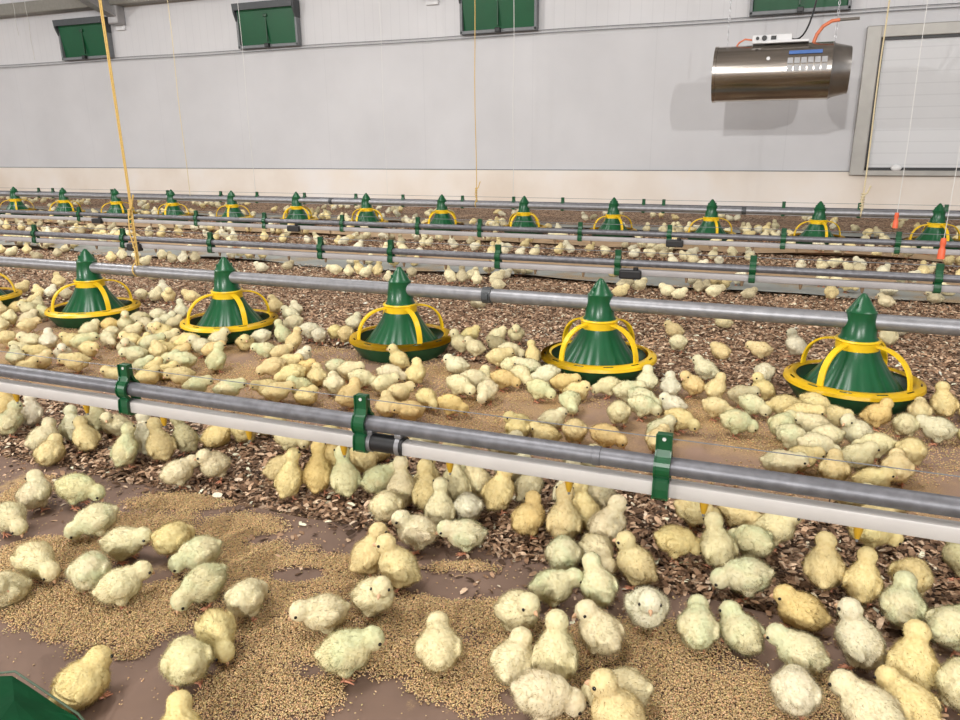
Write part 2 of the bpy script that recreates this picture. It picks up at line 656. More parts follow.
bm = bmesh.new()
box(bm, (DW / 2, -.02, DH / 2 - .02), (DW - .25, .03, DH - .15), .004)
obj('door_panel', bm, door_panel_mat(), t, False)
bm = bmesh.new()
bmesh.ops.create_uvsphere(bm, u_segments=16, v_segments=10, radius=.035, matrix=Matrix.Translation((.345, -.06, .062)) @ Matrix.Diagonal((1.2, .7, .8, 1)))
tube(bm, [(.345, -.02, .062), (.345, -.06, .062)], .015)
obj('door_knob', bm, M_GLASS, t)

# ------------------------------------------------------------------ tube heater
HX, HY, HZ = -.085, 6.0, 1.083
t = empty('tube_heater', (HX, HY, HZ))
tag(t, 'shiny stainless tube gas heater hanging by chains before the wall', 'heater')
HR, HL = .188, .445
prof = [(HR - .01, -HL - .0), (HR + .004, -HL), (HR + .004, -HL + .02), (HR, -HL + .022), (HR, HL - .12)]
bm = bmesh.new()
rings = []
rings = lathe(bm, [(HR * .9, -HL + .03)] + prof, 56)
for r_ in (rings[0],):
    bm.faces.new(r_[::-1])
bmesh.ops.rotate(bm, verts=bm.verts, matrix=Matrix.Rotation(R_(90), 3, 'Y'))
obj('drum', bm, M_STAIN, t)
bm = bmesh.new()
lathe(bm, [(HR, HL - .12), (HR + .003, HL - .118), (HR - .012, HL - .10), (HR - .035, HL), (HR - .04, HL), (HR - .05, HL - .1), (.02, HL - .1)], 56)
bmesh.ops.rotate(bm, verts=bm.verts, matrix=Matrix.Rotation(R_(90), 3, 'Y'))
obj('outlet_cone', bm, simple('heater_cone_steel', (.36, .34, .32), .3, metal=.95, var=.1, scale=12), t)
bm = bmesh.new()
box(bm, (-.07, -.02, HR + .03), (.26, .13, .055), .006)
box(bm, (.02, -.02, HR + .008), (.30, .16, .016), .003)
cb = obj('control_box', bm, M_WHITE, t, False)
bm = bmesh.new()
bm.free()
for x in (-.165, -.12):
    bm = bmesh.new()
    tube(bm, [(x, -.08, HR + .035), (x, -.098, HR + .035)], .017 if x > -.15 else .011, 16)
    obj('dial', bm, M_BLACK, cb)
bm = bmesh.new()
box(bm, (-.06, -.087, HR + .035), (.035, .006, .025))
obj('switch', bm, M_BLACK, cb)
bm = bmesh.new()      # rating label, a grid of pale cells wrapped on the drum
for i in range(6):
    for j in range(2):
        a = R_(178 + j * 15)
        x = .045 + i * .043
        rr = HR + .0035
        a2 = a + R_(12)
        pts = [(x, rr * math.cos(a), -rr * math.sin(a)), (x + .035, rr * math.cos(a), -rr * math.sin(a)), (x + .035, rr * math.cos(a2), -rr * math.sin(a2)), (x, rr * math.cos(a2), -rr * math.sin(a2))]
        bm.faces.new([bm.verts.new(p) for p in pts])
obj('rating_label', bm, simple('label_print', (.42, .42, .43), .5), t, False)
bm = bmesh.new()
rr = HR + .0035
a, a2 = R_(213), R_(222)
pts = [(.05, rr * math.cos(a), -rr * math.sin(a)), (.26, rr * math.cos(a), -rr * math.sin(a)), (.26, rr * math.cos(a2), -rr * math.sin(a2)), (.05, rr * math.cos(a2), -rr * math.sin(a2))]
bm.faces.new([bm.verts.new(p) for p in pts])
obj('blue_sticker', bm, M_BLUE, t, False)
bm = bmesh.new()
tube(bm, [(-.08, -HR * .92, HR * .42), (-.08, -HR * .94 - .008, HR * .43)], .012, 12)
obj('bolt', bm, M_WHITE, t)


def chain(bm, x, y, z0, z1, r=.010):
    n = int((z1 - z0) / (r * 2.6))
    for i in range(n):
        z = z0 + (i + .5) * (z1 - z0) / n
        pts = []
        for k in range(9):
            a = 2 * PI * k / 8
            u, v = r * .6 * math.cos(a), r * 1.55 * math.sin(a)
            pts.append((x + (u if i % 2 else 0), y + (0 if i % 2 else u), z + v))
        tube(bm, pts, r * .22, 5, cap=False)


for x in (-.37, .335):
    bm = bmesh.new()
    chain(bm, x, 0, HR - .005, 1.9)
    obj('hanging_chain', bm, simple('chain_steel', (.5, .5, .52), .35, metal=.4), t)
bm = bmesh.new()
pts = [Vector((.20, 0, HR - .002)), Vector((.215, 0, HR + .05)), Vector((.25, 0, HR + .10)), Vector((.30, 0, HR + .13)), Vector((.35, 0, HR + .135))]
tube(bm, pts, .012, 10)
obj('gas_hose', bm, M_HOSE, t)
bm = bmesh.new()
tube(bm, [(.33, 0, HR + .135), (.47, .0, HR + .137)], .010, 10)
obj('gas_fitting', bm, simple('gas_pipe_dark', (.16, .14, .12), .5), t)
bm = bmesh.new()
pts = []
for i in range(13):
    s = i / 12
    pts.append((.05 + .13 * math.sin(s * 1.6) + .03 * s, -.03, HR + .03 + .60 * s ** 2.4 - .03 * math.sin(s * PI)))
tube(bm, pts, .006, 8)
obj('power_cable', bm, M_BLACK, t)
bm = bmesh.new()
tube(bm, [(-.19, -.03, HR + .03), (-.25, -.03, HR + .04), (-.29, -.02, HR + .02), (-.31, -.01, HR - .01)], .006, 8)
obj('ignition_lead', bm, M_HOSE, t)

# ------------------------------------------------------------------ pan feeders
SP = .6248


def feeder_parts():
    """meshes of the feeder's parts, feeder origin on the floor under its centre"""
    P = []
    bm = bmesh.new()
    lathe(bm, [(.0, .004), (.105, .003), (.128, .008), (.150, .040), (.153, .052), (.147, .052), (.142, .040), (.120, .014), (.0, .012)], 56)
    P.append(('pan', bm, M_GREEN_D))
    bm = bmesh.new()     # feed cone, fluted

    def fl(a, r, z):
        k = max(0, min(1, (.135 - z) / .09))
        return 1 + .05 * k * (abs(math.sin(a * 9)) ** .6 - .5)
    lathe(bm, [(.118, .030), (.112, .040), (.097, .058), (.077, .085), (.060, .112), (.049, .136), (.045, .150), (.038, .152)], 108, fn=fl)
    P.append(('feed_cone', bm, M_GREEN))
    bm = bmesh.new()     # ring with slots (18 cut-outs)
    seg = 108
    ri, ro = .129, .159
    zs = .062
    grid = {}
    rad = [(ri, zs), (ri + .006, zs + .004), (ri + .016, zs + .003), (ri + .020, zs + .002), (ro - .002, zs - .002), (ro, zs - .010)]
    top = [[bm.verts.new((r * math.cos(2 * PI * k / seg), r * math.sin(2 * PI * k / seg), z)) for k in range(seg)] for r, z in rad]
    for i in range(len(rad) - 1):
        for k in range(seg):
            if i == 2 and k % 9 in (3, 4, 5) :
                continue
            bm.faces.new((top[i][k], top[i][(k + 1) % seg], top[i + 1][(k + 1) % seg], top[i + 1][k]))
    bmesh.ops.solidify(bm, geom=bm.faces, thickness=.003)
    P.append(('grille_ring', bm, M_YEL))
    bm = bmesh.new()
    lathe(bm, [(.045, .136), (.049, .136), (.050, .155), (.053, .158), (.051, .161), (.044, .161)], 48, closed=True)
    P.append(('collar', bm, M_YEL))
    for k in range(4):
        a = R_(20 + 90 * k)
        bm = bmesh.new()
        path = []
        for s in range(13):
            u = s / 12 * PI / 2
            rr = .047 + (.137 - .047) * math.sin(u) ** .9
            z = .064 + (.150 - .064) * math.cos(u) ** .92
            path.append((rr * math.cos(a), rr * math.sin(a), z))
        strip_sweep(bm, path, (-math.sin(a), math.cos(a), 0), .0148, .005)
        P.append(('spoke', bm, M_YEL))
    bm = bmesh.new()
    lathe(bm, [(.043, .156), (.045, .161), (.040, .168), (.0365, .200), (.0335, .224), (.0345, .227), (.031, .229), (.0275, .236), (.0255, .238), (.015, .256), (.006, .268), (.003, .270), (0, .270)], 32)
    for s in range(2):      # fins on the hopper cap
        a = s * PI + R_(20)
        box(bm, (.018 * math.cos(a), .018 * math.sin(a), .239), (.018, .004, .018), .001, Matrix.Rotation(a, 3, 'Z'))
    P.append(('hopper_tower', bm, M_GREEN))
    return P


proto_feeder = [(n, obj(n, b, m)) for n, b, m in feeder_parts()]
for n, o in proto_feeder:
    COL.objects.unlink(o)


def place_feeder(x, y, rz, label, group, tilt=0):
    t = empty('pan_feeder', (x, y, .0), rz)
    tag(t, label, 'feeder', group)
    for n, o in proto_feeder:
        c = o.copy()
        c.name = n
        COL.objects.link(c)
        c.parent = t
    return t


FY1, FY2 = 1.95, 4.98
FEED_X = [-2.919 + SP * i for i in range(6)]
rots = [20, 49, 40, 30, 38, 35]
for i, x in enumerate(FEED_X):
    place_feeder(x + (0, .0, -.01, .012, -.005, .004)[i], FY1, R_(rots[i]),
                 'large green and yellow pan feeder on the nearer feed pipe, %s from the left' % ordinal(i), 'pan feeders on the nearer feed pipe')
for i in range(13):
    place_feeder(.8566 + (i - 12) * SP, FY2, R_(rng.uniform(-25, 65)),
                 'small distant green and yellow pan feeder near the wall, %s from the left' % ordinal(i), 'pan feeders on the distant feed pipe')


def feed_pipe(y, label):
    t = empty('feed_pipe', (-3, y, .203))
    tag(t, label, 'pipe')
    bm = bmesh.new()
    tube(bm, [(-13, 0, 0), (6, 0, 0)], .0195, 24)
    obj('steel_tube', bm, M_GALV, t)
    for x in ((2.25, -.8, 5.3) if y < 3 else (-.2, 2.8)):
        bm = bmesh.new()
        tube(bm, [(x - .013, 0, 0), (x + .013, 0, 0)], .0235, 24)
        box(bm, (x, -.024, 0), (.018, .012, .018), .002)
        obj('pipe_clamp', bm, M_DARK, t)


feed_pipe(FY1, 'galvanised feed pipe running through the larger green feeders')
feed_pipe(FY2, 'galvanised feed pipe running through the distant green feeders near the wall')


# ------------------------------------------------------------------ nipple drinker lines
def hanger_bm():
    bm = bmesh.new()
    path = [(0, -.004, .219), (0, -.004, .196)]
    for k in range(9):      # bulge around the steel pipe
        a = R_(62 - 15.5 * k)
        path.append((0, -.0175 * math.cos(a) - .001, .170 + .0175 * math.sin(a)))
    path += [(0, -.014, .149), (0, -.0155, .138), (0, -.0155, .126), (0, -.011, .1215)]
    strip_sweep(bm, path, (1, 0, 0), .0215, .0045)
    # back half of the clip
    path = [(0, .004, .219), (0, .004, .196)]
    for k in range(9):
        a = R_(62 - 15.5 * k)
        path.append((0, .0175 * math.cos(a) + .001, .170 + .0175 * math.sin(a)))
    path += [(0, .014, .149), (0, .0155, .138), (0, .0155, .126), (0, .0, .1205), (0, -.011, .1215)]
    strip_sweep(bm, path, (1, 0, 0), .0215, .0045)
    box(bm, (0, 0, .2085), (.0215, .009, .022), .001)
    for sx in (-1, 1):      # edge flanges
        path = [(sx * .0105, -.007, .219), (sx * .0105, -.007, .196)]
        for k in range(9):
            a = R_(62 - 15.5 * k)
            path.append((sx * .0105, -.0195 * math.cos(a) - .001, .170 + .0195 * math.sin(a)))
        path += [(sx * .0105, -.017, .149), (sx * .0105, -.0185, .138), (sx * .0105, -.0185, .124)]
        strip_sweep(bm, path, (1, 0, 0), .002, .004)
    return bm


HANG = obj('hanger_clip', hanger_bm(), M_CLIP, smooth=False)
bm = bmesh.new()
tube(bm, [(0, -.0072, .2125), (0, -.0062, .2125)], .0028, 12)
HOLE = obj('hanger_hole', bm, simple('pale_hole', (.6, .6, .58), .6))
bm = bmesh.new()
lathe(bm, [(0, .124), (.0065, .124), (.0062, .118), (.0052, .112), (.0036, .106), (.003, .104), (.0, .104)], 14)
NIP = obj('nipple', bm, M_ORANGE)
bm = bmesh.new()
lathe(bm, [(0, .105), (.002, .105), (.002, .0995), (.0, .099)], 10)
PIN = obj('nipple_pin', bm, M_GALV)
NIPF = NIP.copy()
NIPF.data = NIP.data.copy()
NIPF.data.materials[0] = M_NIP_F
COL.objects.link(NIPF)
for o in (HANG, HOLE, NIP, PIN, NIPF):
    COL.objects.unlink(o)


def inst(src, parent, loc, name=None):
    c = src.copy()
    if name: c.name = name
    COL.objects.link(c)
    c.parent = parent
    c.location = loc
    return c


def drinker(y, label, hang_x, nip_x, detail, pm, xa=-13, xb=4, seams=()):
    t = empty('drinker_line', (0, y, 0))
    tag(t, label, 'drinker line')
    bm = bmesh.new()
    tube(bm, [(xa, 0, .170), (xb, 0, .170)], .0135, 20)
    obj('steel_tube', bm, pm, t)
    for s in seams:
        bm = bmesh.new()
        tube(bm, [(s - .006, 0, .170), (s - .0055, 0, .17), (s + .0055, 0, .17), (s + .006, 0, .170)], [.0135, .0148, .0148, .0135], 20)
        obj('tube_joint', bm, M_GALV_D, t)
    # square water pipe, in two runs when there is a coupling
    runs = [(xa, xb)] if not detail else [(xa, -.605), (-.545, xb)]
    for a, b in runs:
        bm = bmesh.new()
        box(bm, ((a + b) / 2, 0, .1355), (b - a, .023, .0235), .004)
        obj('water_pipe', bm, M_WHITE_P if detail else M_WHITE_F, t, True)
    if detail:
        cp = Vector((-.586, 0, .137))
        bm = bmesh.new()
        tube(bm, [(-.612, 0, .137), (-.600, 0, .137), (-.57, 0, .137), (-.54, 0, .137)], [.0165, .0158, .0158, .0165], 20)
        c = obj('rubber_coupling', bm, M_BLACK, t)
        for x in (-.603, -.549):
            bm = bmesh.new()
            tube(bm, [(x - .004, 0, .137), (x + .004, 0, .137)], .0176, 20)
            box(bm, (x, -.004, .156), (.012, .010, .008), .001)
            obj('hose_clamp', bm, M_GALV, c)
        bm = bmesh.new()
        tube(bm, [(-.70, .034, .148), (-.5, .034, .146), (-.36, .034, .146)], .006, 10)
        obj('shadow_gap_bar', bm, M_BLACK, t)  # black bar standing in for the shadowy gap behind the two pipes
        # anti-perch wire through the holes of the clips
        bm = bmesh.new()
        tube(bm, [(xa, -.001, .2125), (-1.14, -.001, .2125), (-.62, -.001, .2125), (-.12, -.001, .2125), (xb, -.001, .2125)], .0008, 5)
        obj('perch_wire', bm, M_GREYF, t)
    if not detail:
        bm = bmesh.new()
        tube(bm, [(xa, 0, .2125), (xb, 0, .2125)], .0014, 5)
        obj('perch_wire', bm, M_GREYF, t)
    for x in hang_x:
        h = inst(HANG, t, (x, 0, 0), 'hanger_clip')
        if detail:
            inst(HOLE, h, (0, 0, 0), 'hole')
    for x in nip_x:
        n = inst(NIP if detail else NIPF, t, (x, 0, 0), 'nipple')
        if detail:
            inst(PIN, n, (0, 0, 0), 'nipple_pin')
    return t


D1, D2, D3, D4 = 1.0165, 2.88, 3.86, 5.6
drinker(D1, 'nearest drinker line, grey pipe over white pipe with orange nipples', [-1.66, -1.138, -.617, -.12, .40], [.141 - .2 * i for i in range(12)], True, M_GALV_D, seams=(-.217,))
drinker(D2, 'drinker line right behind the nearer feed pipe, green clips on grey tube', [1.03, .524, -.067, -.562, -1.06, -1.56, -1.92, -2.545, -3.103, -3.734, -4.3], [.3 - .2 * i for i in range(24)], False, M_GALV_D)
drinker(D3, 'third drinker line between the two rows of green feeders', [1.05, .52, .035, -.50, -.96, -1.528, -1.91, -2.411, -2.972, -3.507, -4.063, -4.535, -5.348, -5.9], [.3 - .2 * i for i in range(30)], False, M_GALV_D)
drinker(D4, 'most distant drinker line in front of the beige curb', [1.0, .5, .031, -.78, -.924, -1.537, -1.933, -2.366, -2.902, -3.35, -3.866, -4.371, -4.775, -5.4, -6.1, -6.9, -7.1], [], False, M_GALV_D)
for (x, y, l) in ((-4.36, D3, 'small black regulator box under the third drinker line, near the cords'), (-3.02, D2, 'small black regulator box under the second drinker line, behind the yellow knot'),
                  (-2.75, D3, 'small black regulator box under the third drinker line, left of centre'), (-.47, D3, 'small black regulator box under the third drinker line, below the distant feeders'),
                  (-.51, D2, 'small black regulator box under the second drinker line, behind the large feeders')):
    bm = bmesh.new()
    box(bm, (x, y - .016, .128), (.085, .03, .035), .006)
    tube(bm, [(x + .02, y - .016, .14), (x + .02, y - .016, .156)], .01, 10)
    tag(obj('pressure_regulator', bm, M_BLACK, smooth=False), l, 'regulator')

# ------------------------------------------------------------------ suspension cords
def cord(x, y, z0, mat, rad, label, knot=True, float_col=None, twin=False, klen=.10):
    t = empty('suspension_cord', (x, y, z0))
    tag(t, label, 'cord', 'cords hanging from the ceiling')
    zt = 2.48 + SL * (YW - y) - .02
    bm = bmesh.new()
    n = 14
    pts = [(.003 * math.sin(i * 1.3), .003 * math.cos(i), .0 + (zt - z0) * i / n) for i in range(n + 1)]
    tube(bm, pts, rad, 6)
    if twin:
        tube(bm, [(p[0] + .006 + .004 * (i / n), p[1], p[2]) for i, p in enumerate(pts)], rad, 6)
    obj('cord', bm, mat, t)
    if knot:
        bm = bmesh.new()
        nk = int(klen / .016)
        for k in range(nk):
            z = .02 + k * .016
            tube(bm, [(math.cos(a) * rad * 2.2, math.sin(a) * rad * 2.2, z + .006 * a / 6.28) for a in [j * PI / 4 for j in range(9)]], rad * .9, 6, cap=False)
        tube(bm, [(0, -.004, klen - .02), (.008, -.006, klen), (.02, -.008, klen + .01), (.028, -.008, klen + .035), (.034, -.008, klen + .05)], rad * 1.2, 6)
        tube(bm, [(-.002, -.004, klen), (-.006, -.008, klen * .6), (.008, -.008, klen * .3), (.004, -.006, .0)], rad * .9, 6)
        # loop round the pipe
        tube(bm, [(0, .024 * math.cos(a), -.005 + .024 * math.sin(a)) for a in [j * PI / 6 for j in range(13)]], rad, 6, cap=False)
        obj('knot', bm, mat, t)
    if float_col is not None:
        bm = bmesh.new()
        lathe(bm, [(.0, .07), (.008, .068), (.010, .05), (.007, .04), (.011, .03), (.012, .0), (0, -.002)], 14)
        obj('float', bm, float_col, t)


cord(-2.057, FY1, .213, M_CORD_Y, .0024, 'thick yellow cord tied around the nearer feed pipe between two feeders', twin=True, klen=.20)
cord(-4.57, FY2, .213, M_CORD_P, .0026, 'pale yellow cord rising from the distant feed pipe, between left vents', knot=False)
cord(-2.0, FY2, .213, M_CORD_Y, .0030, 'yellow cord hanging across the third green vent to the distant feed pipe')
cord(.455, FY2, .213, M_CORD_P, .0042, 'yellow cord hanging beside the edge of the steel door frame')
cord(-4.39, D4, .21, M_CORD_W, .002, 'thin white cord passing the second green vent', knot=False)
cord(-1.94, D4, .21, M_CORD_W, .0024, 'thin white cord beside the central yellow cord', knot=False)
cord(.50, D3, .235, M_CORD_W, .0013, 'thin white cord with red float in front of the door', knot=False, float_col=M_RED)
cord(.522, D2, .235, M_CORD_W, .0010, 'thin white cord with orange float, nearest the right edge', knot=False, float_col=M_RED)
cord(-3.05, D4, .21, M_CORD_W, .0013, 'faint white cord between the second and third green vents', knot=False)
cord(-8.45, 6.9, 1.62, M_CORD_W, .003, 'white cord hanging along the leftmost green vent', knot=False)
cord(-8.65, 6.9, 1.90, M_CORD_W, .003, 'short white cord at the upper corner of the leftmost vent', knot=False)


# ------------------------------------------------------------------ paper strips
def paper(name, ya, yb, mat, z, label, xa=-16, xb=5, amp=.018, seed=0, lip=0, step=.04, ny=8):
    nx = int((xb - xa) / step)
    verts, faces = [], []
    for i in range(nx + 1):
        x = xa + (xb - xa) * i / nx
        e0 = amp * noise.noise((x * 1.3, seed, 0)) + amp * .4 * noise.noise((x * 5, seed, 4))
        e1 = amp * noise.noise((x * 1.1, seed, 9)) + amp * .4 * noise.noise((x * 6, seed, 14))
        for j in range(ny + 1):
            v = j / ny
            y = (ya + e0) * (1 - v) + (yb + e1) * v
            zz = z + .0012 * noise.noise((x * 4, y * 6, seed)) + .001 * noise.noise((x * 1.2, y * 2, seed + 3))
            if lip:
                zz += lip * max(0, 1 - v * ny) * (0.5 + noise.noise((x * 1.5, 3, seed)))
            verts.append((x, y, max(.0015, zz)))
    for i in range(nx):
        for j in range(ny):
            a = i * (ny + 1) + j
            faces.append((a, a + ny + 1, a + ny + 2, a + 1))
    me = bpy.data.meshes.new(name)
    me.from_pydata(verts, [], faces)
    me.shade_smooth()
    o = link(name, me, None, mat)
    tag(o, label, 'paper')
    return o


paper('kraft_paper', -.4, .955, M_PAPER_N, .004, 'brown kraft paper with spilled feed in front of the nearest drinker line', -3.2, 2.2, .035, 1, ny=16)
paper('kraft_paper', 1.315, 1.925, M_PAPER_M, .004, 'brown feed-strewn kraft paper between nearest drinker line and larger feeders', -9, 3.5, .03, 2, ny=12)
paper('kraft_paper', 3.26, 3.62, M_PAPER_F, .010, 'blue-grey paper strip behind the second drinker line', -16, 5, .10, 3, lip=.02)
paper('kraft_paper', 3.62, 3.86, M_PAPER_T, .006, 'narrow tan paper strip alongside the blue-grey strip', -16, 5, .04, 4)
paper('kraft_paper', 4.46, 4.86, M_PAPER_T, .008, 'tan paper strip in front of the distant feeders', -16, 5, .04, 5, lip=.02)
paper('kraft_paper', 5.40, 5.72, M_PAPER_F, .008, 'grey paper strip behind the distant feeders', -16, 5, .04, 6, lip=.02)


# ------------------------------------------------------------------ loose husk chips (stuff)
PAL = np.array([(.045, .026, .016), (.10, .058, .035), (.18, .108, .066), (.29, .185, .118), (.40, .275, .185), (.52, .39, .28), (.64, .53, .41)])
PW = np.array([.13, .18, .20, .19, .15, .10, .05])
PW2 = np.array([.05, .12, .20, .25, .21, .12, .05])


def rotm(yaw, pit, rol):
    cy, sy, cp, sp, cr, sr = np.cos(yaw), np.sin(yaw), np.cos(pit), np.sin(pit), np.cos(rol), np.sin(rol)
    M_ = np.empty((len(yaw), 3, 3))
    M_[:, 0, 0] = cy * cp; M_[:, 0, 1] = cy * sp * sr - sy * cr; M_[:, 0, 2] = cy * sp * cr + sy * sr
    M_[:, 1, 0] = sy * cp; M_[:, 1, 1] = sy * sp * sr + cy * cr; M_[:, 1, 2] = sy * sp * cr - cy * sr
    M_[:, 2, 0] = -sp; M_[:, 2, 1] = cp * sr; M_[:, 2, 2] = cp * cr
    return M_


def scatter(name, P, base_v, base_f, size, tilt, cols, mat, label, cat):
    """P: n x 3 positions; base shape copied with random turn"""
    n = len(P)
    M_ = rotm(rng.uniform(0, 2 * PI, n), rng.normal(0, tilt, n), rng.normal(0, tilt, n))
    V = base_v[None, :, :] * size[:, None, :]
    V = np.einsum('nij,nkj->nki', M_, V) + P[:, None, :]
    nv, nf = len(base_v), len(base_f)
    F = (base_f[None, :, :] + (np.arange(n) * nv)[:, None, None]).reshape(-1, 3)
    me = bpy.data.meshes.new(name)
    me.vertices.add(n * nv)
    me.vertices.foreach_set('co', V.reshape(-1).astype(np.float32))
    me.loops.add(F.size)
    me.loops.foreach_set('vertex_index', F.reshape(-1).astype(np.int32))
    me.polygons.add(len(F))
    me.polygons.foreach_set('loop_start', (np.arange(len(F)) * 3).astype(np.int32))
    me.polygons.foreach_set('loop_total', np.full(len(F), 3, np.int32))
    me.update(calc_edges=True)
    at = me.color_attributes.new('Col', 'FLOAT_COLOR', 'POINT')
    c = np.ones((n, nv, 4), np.float32)
    c[:, :, :3] = cols[:, None, :]
    at.data.foreach_set('color', c.reshape(-1))
    o = link(name, me, None, mat)
    tag(o, label, cat, kind='stuff')
    return o


CHV = np.array([(-.5, -.35, 0), (-.5, .3, 0), (-.1, -.5, .16), (-.05, .5, .12), (.35, -.42, .1), (.3, .42, .12), (.55, 0, -.02)])
CHF = np.array([(0, 2, 1), (1, 2, 3), (2, 4, 3), (3, 4, 5), (4, 6, 5)])


def chips(n, xa, xb, ya, yb, smin, smax, edge, seed, name, label, zmax=.010, pw=None):
    P = np.empty((n, 3))
    k = 0
    xs = rng.uniform(xa, xb, n * 2)
    ys = rng.uniform(ya - edge, yb + edge, n * 2)
    for x, y in zip(xs, ys):
        m_ = edge * noise.noise((x * 3.1, seed, 0)) + edge * .5 * noise.noise((x * 11, seed, 2))
        if ya + m_ * .8 < y < yb + m_ * .8 or random.random() < .035:
            P[k] = (x, y, 0)
            k += 1
            if k == n: break
    P = P[:k]
    n = k
    L = rng.uniform(smin, smax, n)
    L *= rng.choice([1, 1, .6, .75], n)
    W = L * rng.uniform(.35, .6, n)
    P[:, 2] = rng.uniform(.002, zmax, n)
    size = np.stack([L, W, L * .8], 1)
    ci = rng.choice(len(PAL), n, p=PW if pw is None else pw)
    cols = PAL[ci] * rng.uniform(.8, 1.2, (n, 1)) * np.array([1, .97, .93]) * (1.36 if pw is None else 1.5)
    return scatter(name, P, CHV, CHF, size, .32 if pw is None else .24, np.clip(cols, 0, .8), M_CHIP, label, 'litter')


chips(42000, -2.6, 1.1, .955, 1.315, .008, .019, .03, 1, 'husk_litter', 'brown and cream husk litter under the nearest drinker line', .012)
chips(130000, -5.0, 1.9, 1.93, 3.30, .009, .019, .03, 2, 'husk_litter', 'brown husk litter around and behind the larger green feeders', .012, PW2)
chips(50000, -9.0, 2.2, 3.87, 4.45, .014, .026, .03, 3, 'husk_litter', 'brown husk litter behind the third drinker line', .012, PW2)
chips(30000, -11, 2.5, 4.88, 5.38, .018, .03, .03, 4, 'husk_litter', 'brown husk litter under the distant feeders', .012, PW2)

# ------------------------------------------------------------------ feed grains (stuff)
GV = np.array([(-.5, 0, 0), (0, -.5, 0), (.5, 0, 0), (0, .5, 0), (0, 0, .5), (0, 0, -.5)])
GF = np.array([(0, 1, 4), (1, 2, 4), (2, 3, 4), (3, 0, 4), (1, 0, 5), (2, 1, 5), (3, 2, 5), (0, 3, 5)])
# drifts of feed, as ellipses on the floor measured from the ground plane: px, py, half width px, half height px
DRIFT = [(60, 560, 70, 22), (150, 530, 60, 18), (110, 628, 90, 24), (60, 605, 60, 20), (160, 600, 60, 18), (250, 565, 70, 24), (215, 545, 40, 14), (270, 600, 60, 30),
         (300, 640, 80, 30), (250, 690, 60, 40), (130, 655, 22, 9), (340, 570, 60, 14), (420, 620, 110, 26), (400, 660, 90, 28), (470, 690, 80, 30), (310, 700, 40, 24),
         (560, 650, 110, 34), (600, 700, 90, 34), (690, 690, 80, 44), (640, 650, 90, 30), (740, 700, 60, 34), (460, 572, 40, 9), (350, 590, 50, 16), (240, 530, 50, 14), (20, 500, 30, 16),
         (180, 505, 50, 12), (820, 700, 60, 24)]
HOLES = [(390, 706, 30, 14), (530, 702, 32, 14), (345, 512, 40, 14), (490, 590, 90, 16), (300, 578, 30, 8), (560, 620, 22, 10)]
BL = []
for lst in (DRIFT, HOLES):
    out_ = []
    for (x, y, a, b) in lst:
        c = ground(x, y)
        ra = (ground(x + a, y) - c).length
        rb = (ground(x, y + b) - ground(x, y - b)).length / 2
        out_.append((c.x, c.y, ra, rb))
    BL.append(out_)


def feed_density(x, y):
    v = 0
    cx, sx = math.cos(YAW), math.sin(YAW)
    wob = .35 * noise.noise((x * 9, y * 9, 1)) + .25 * noise.noise((x * 28, y * 28, 5))
    for (bx, by, ra, rb) in BL[0]:
        dx, dy = x - bx, y - by
        p, q = dx * cx + dy * sx, -dx * sx + dy * cx
        d = math.hypot(p / ra, q / rb)
        v = max(v, 1.06 - d + wob)
    for (bx, by, ra, rb) in BL[1]:
        dx, dy = x - bx, y - by
        p, q = dx * cx + dy * sx, -dx * sx + dy * cx
        d = math.hypot(p / ra, q / rb)
        v = min(v, (d - .8 + wob) * 1.2)
    return v


def grains(n, xa, xb, ya, yb, dens, smin, smax, label, zt=.006):
    P = []
    tries = 0
    while len(P) < n and tries < n * 5:
        tries += 1
        x, y = random.uniform(xa, xb), random.uniform(ya, yb)
        v = dens(x, y)
        if random.random() < max(.006, min(1, v * 2.2)) :
            P.append((x, y, random.uniform(.005, zt + .004 * max(0, min(1, v)))))
    P = np.array(P)
    n = len(P)
    L = rng.uniform(smin, smax, n)
    size = np.stack([L, L * rng.uniform(.45, .7, n), L * .5], 1)
    cols = np.array([(.68, .48, .25)]) * rng.uniform(.78, 1.22, (n, 1)) * (1 + rng.normal(0, .06, (n, 3)))
    return scatter('feed_crumbs', P, GV, GF, size, .35, np.clip(cols, 0, 1), M_GRAIN, label, 'feed')


grains(155000, -1.5, .55, .42, .96, feed_density, .0023, .0040, 'golden feed crumbs spilled in drifts on the nearest brown paper', .008)
grains(45000, -3.6, .9, 1.33, 1.92, lambda x, y: .30 + 1.3 * noise.noise((x * 2.1, y * 4, 3)) + .5 * noise.noise((x * 9, y * 9, 3)), .0035, .006,
       'golden feed crumbs spilled on the paper before the larger feeders', .007)
# ------------------------------------------------------------------ stray chips on the near paper
chips(900, -1.4, .5, .80, .95, .007, .017, .02, 8, 'husk_litter', 'stray husk chips strewn on the edge of the nearest paper', .007)

# ------------------------------------------------------------------ green tray at the lower left corner
tp = {'apex': ground(12, 676, .06), 'right': ground(75, 716, .026), 'foot': ground(96, 738, .004), 'left': ground(-70, 684, .062), 'near': ground(-60, 800, .05),
      'mid': ground(14, 700, .056), 'low': ground(40, 790, .02)}
t = empty('feed_tray', (tp['apex'].x, tp['apex'].y, .004))
tag(t, 'dark green plastic tray corner poking in at the bottom left of the nearest paper', 'tray')
for k in tp: tp[k] = tp[k] - t.location
bm = bmesh.new()
vv = {k: bm.verts.new(p) for k, p in tp.items()}
for f in (('left', 'near', 'mid', 'apex'), ('apex', 'mid', 'right'), ('mid', 'low', 'foot', 'right'), ('mid', 'near', 'low')):
    bm.faces.new([vv[i] for i in f])
bmesh.ops.subdivide_edges(bm, edges=bm.edges, cuts=3, use_grid_fill=True)
for v in bm.verts:
    v.co.z += .004 * noise.noise(v.co * 40)
